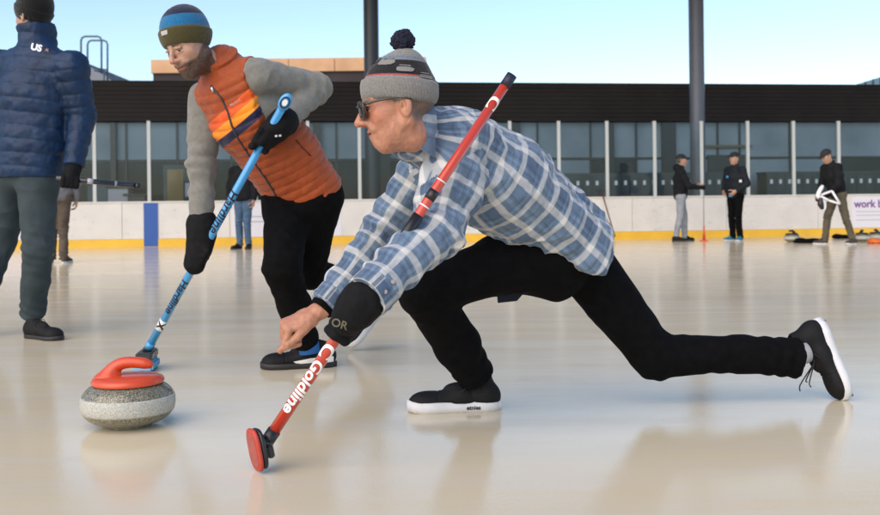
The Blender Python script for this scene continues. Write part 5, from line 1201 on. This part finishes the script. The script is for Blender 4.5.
patch(jb, jbv, 740.5, 181, .025, .022, M_WHITEPR); patch(jb, jbv, 730.5, 196, .035, .012, M_BLUESH, 'blue_print'); patch(jb, jbv, 727.5, 177, .02, .02, M_BLUESH, 'blue_print')
rc, JC, WC = far_person('person in black jacket and olive trousers bending over a white curling aid', 838, 244.5, 16.0, 1.62, (-.93, -.25, 0), M_COAT, M_OLIVE, M_BROWNSH, cap=M_CAP, lean=.14, headdown=.55, stance=.12, step=-.2, arms={'R': ((.16, .24, 1.10), (.30, .14, .92)), 'L': ((.16, .24, 1.10), (.32, .12, .90))})
for J_, root_, qs in ((JA, ra, 'R'), (JC, rc, 'LR')):
    for q in qs:
        s = SDF(); dr = nrm(J_['wr' + q] - J_['el' + q]); s.cone(J_['wr' + q] - dr * .02, J_['wr' + q] + dr * .06, .036, .042, .02)
        for n_ in range(4): y_ = (n_ - 1.5) * .02; s.cone(J_['wr' + q] + dr * .06 + ZV * y_, J_['wr' + q] + dr * .10 + ZV * y_, .016, .014, .005); s.cone(J_['wr' + q] + dr * .10 + ZV * y_, J_['wr' + q] + dr * .09 + ZV * y_ + np.cross(dr, ZV) * .035, .014, .012, .005)
        sdf_obj('glove', s, .007, M_GLOVE, root_)
# thin delivery stick held upright
g0 = JA['wrR'] + nrm(JA['wrR'] - JA['elR']) * .08; st = empty('delivery_stick', g0 * V(1, 1, 0)); tag(st, 'thin upright stick with red foot held by the person in grey trousers', 'stick')
bm = bmesh.new(); tube(bm, [g0 * V(1, 1, 0) + ZV * .13, g0 + ZV * .05], .010, 8); bmobj('shaft', bm, mat('grey_stick', (.25, .25, .27), .4), st, True)
bm = bmesh.new(); tube(bm, [g0 * V(1, 1, 0) + ZV * .02, g0 * V(1, 1, 0) + ZV * .30], [.03, .013], 10); bmobj('red_foot', bm, M_REDPL, st, True)
bm = bmesh.new(); addbox(bm, g0 * V(1, 1, 0) + ZV * .012, (.07, 0, 0), (0, .03, 0), (0, 0, .011)); bmobj('foot_plate', bm, M_REDPL, st)
# white stabiliser held by the bending person
d = 15.7; q = lambda u, v, dd=0: P(u, v, d + dd)
ca = empty('curling_aid', q(826, 205) * V(1, 1, 0) + ZV * .6); tag(ca, 'white angular sliding aid held by the bending person', 'curling aid'); M_WHPL = mat('white_plastic', (.75, .76, .78), .4)
bm = bmesh.new(); pts = [q(821, 195), q(832, 191, -.05), q(840, 204, -.1), q(829, 200.5, -.05), q(821, 196.5)]
for a_, b_ in zip(pts, pts[1:]): tube(bm, [a_, b_], .018, 8)
bmobj('frame', bm, M_WHPL, ca, True)
bm = bmesh.new(); tube(bm, curve_pts([q(823, 185.5), q(819, 192), q(818, 197), q(821, 197), q(825, 204), q(824, 210), q(821, 208.5)], 16), [.02] + [.034] * 6 + [.02] * 10, 10); bmobj('grip_arm', bm, M_WHPL, ca, True)
s = SDF(); s.chain([q(821, 199), q(820.5, 204), q(822, 208)], [.035, .045, .035], .02); sdf_obj('black_pad', s, .01, M_BLACKPL, ca)
# broom leaning on the boards
a_, b_ = P(614.5, 238, 19.55), P(602, 197.5, 19.62); a_[2] = .03
lb = empty('curling_broom', a_ * V(1, 1, 0)); tag(lb, 'slim dark red broom leaning on the boards behind the plaid back', 'broom'); bm = bmesh.new()
pt = Wp(su(614.5, -.35), -.35, .06); tp = Wp(su(602, -.05), -.045, .99)
bm.free(); broom_shaft(lb, pt, tp, .014, mat('dark_red_lacquer', (.12, .02, .018), .3)); ring_band(lb, pt, tp, -.0, .1, .016, M_BLACKPL, 'grip')
bm = bmesh.new(); addbox(bm, tp + ZV * .02, E_ * .07, NN * .02, ZV * .018); bmobj('broom_head', bm, M_BLACKPL, lb, bevel=.005)
# stones and covers by the far boards
M_YEL = mat('yellow_plastic', (.6, .35, .03), .4); 
far_st = []
def far_stone(u, v, dd, lab, hc, R_=.14): return stone(tuple(P(u, v, dd) * V(1, 1, 0)), hc, lab, rot=random.uniform(0, 6), group='stones parked by the far boards', detail=False, R_=R_)
far_stone(792, 240.2, 17.2, 'grey stone left of the bending person, beside a black cover', M_BLACKPL)
far_stone(862, 240, 17.0, 'grey stone right behind the bending person heel', M_BLACKPL)
far_stone(876, 239.6, 17.3, 'last grey stone at the right edge near the orange cover', M_BLACKPL)
def cover(u, v, dd, m, label, w=.26):
    c = P(u, v, dd) * V(1, 1, 0); s = SDF(); s.ell(c + V(0, 0, .03), (w, .12, .045)); s.ell(c + V(-w * .5, .02, .045), (w * .35, .09, .045), None, None, .03); s.ell(c + V(w * .45, -.02, .035), (w * .4, .09, .04), None, None, .03); s.cut(c + V(0, 0, .004), -ZV)
    o_ = sdf_obj('fabric_cover', s, .012, m, None, post=folds(14, .012, None, 1, u)); tag(o_, label, 'cover', 'covers left on the ice')
cover(808, 242.4, 16.7, M_BLACKCLOTH, 'crumpled black cover on the ice left of the bending person'); cover(879, 243.2, 16.2, mat('orange_cloth', (.65, .14, .02), .7), 'orange cover on the ice at the right edge', .2); cover(843, 236.8, 18.6, M_BLACKCLOTH, 'black bundle by the boards behind the bending person', .22)
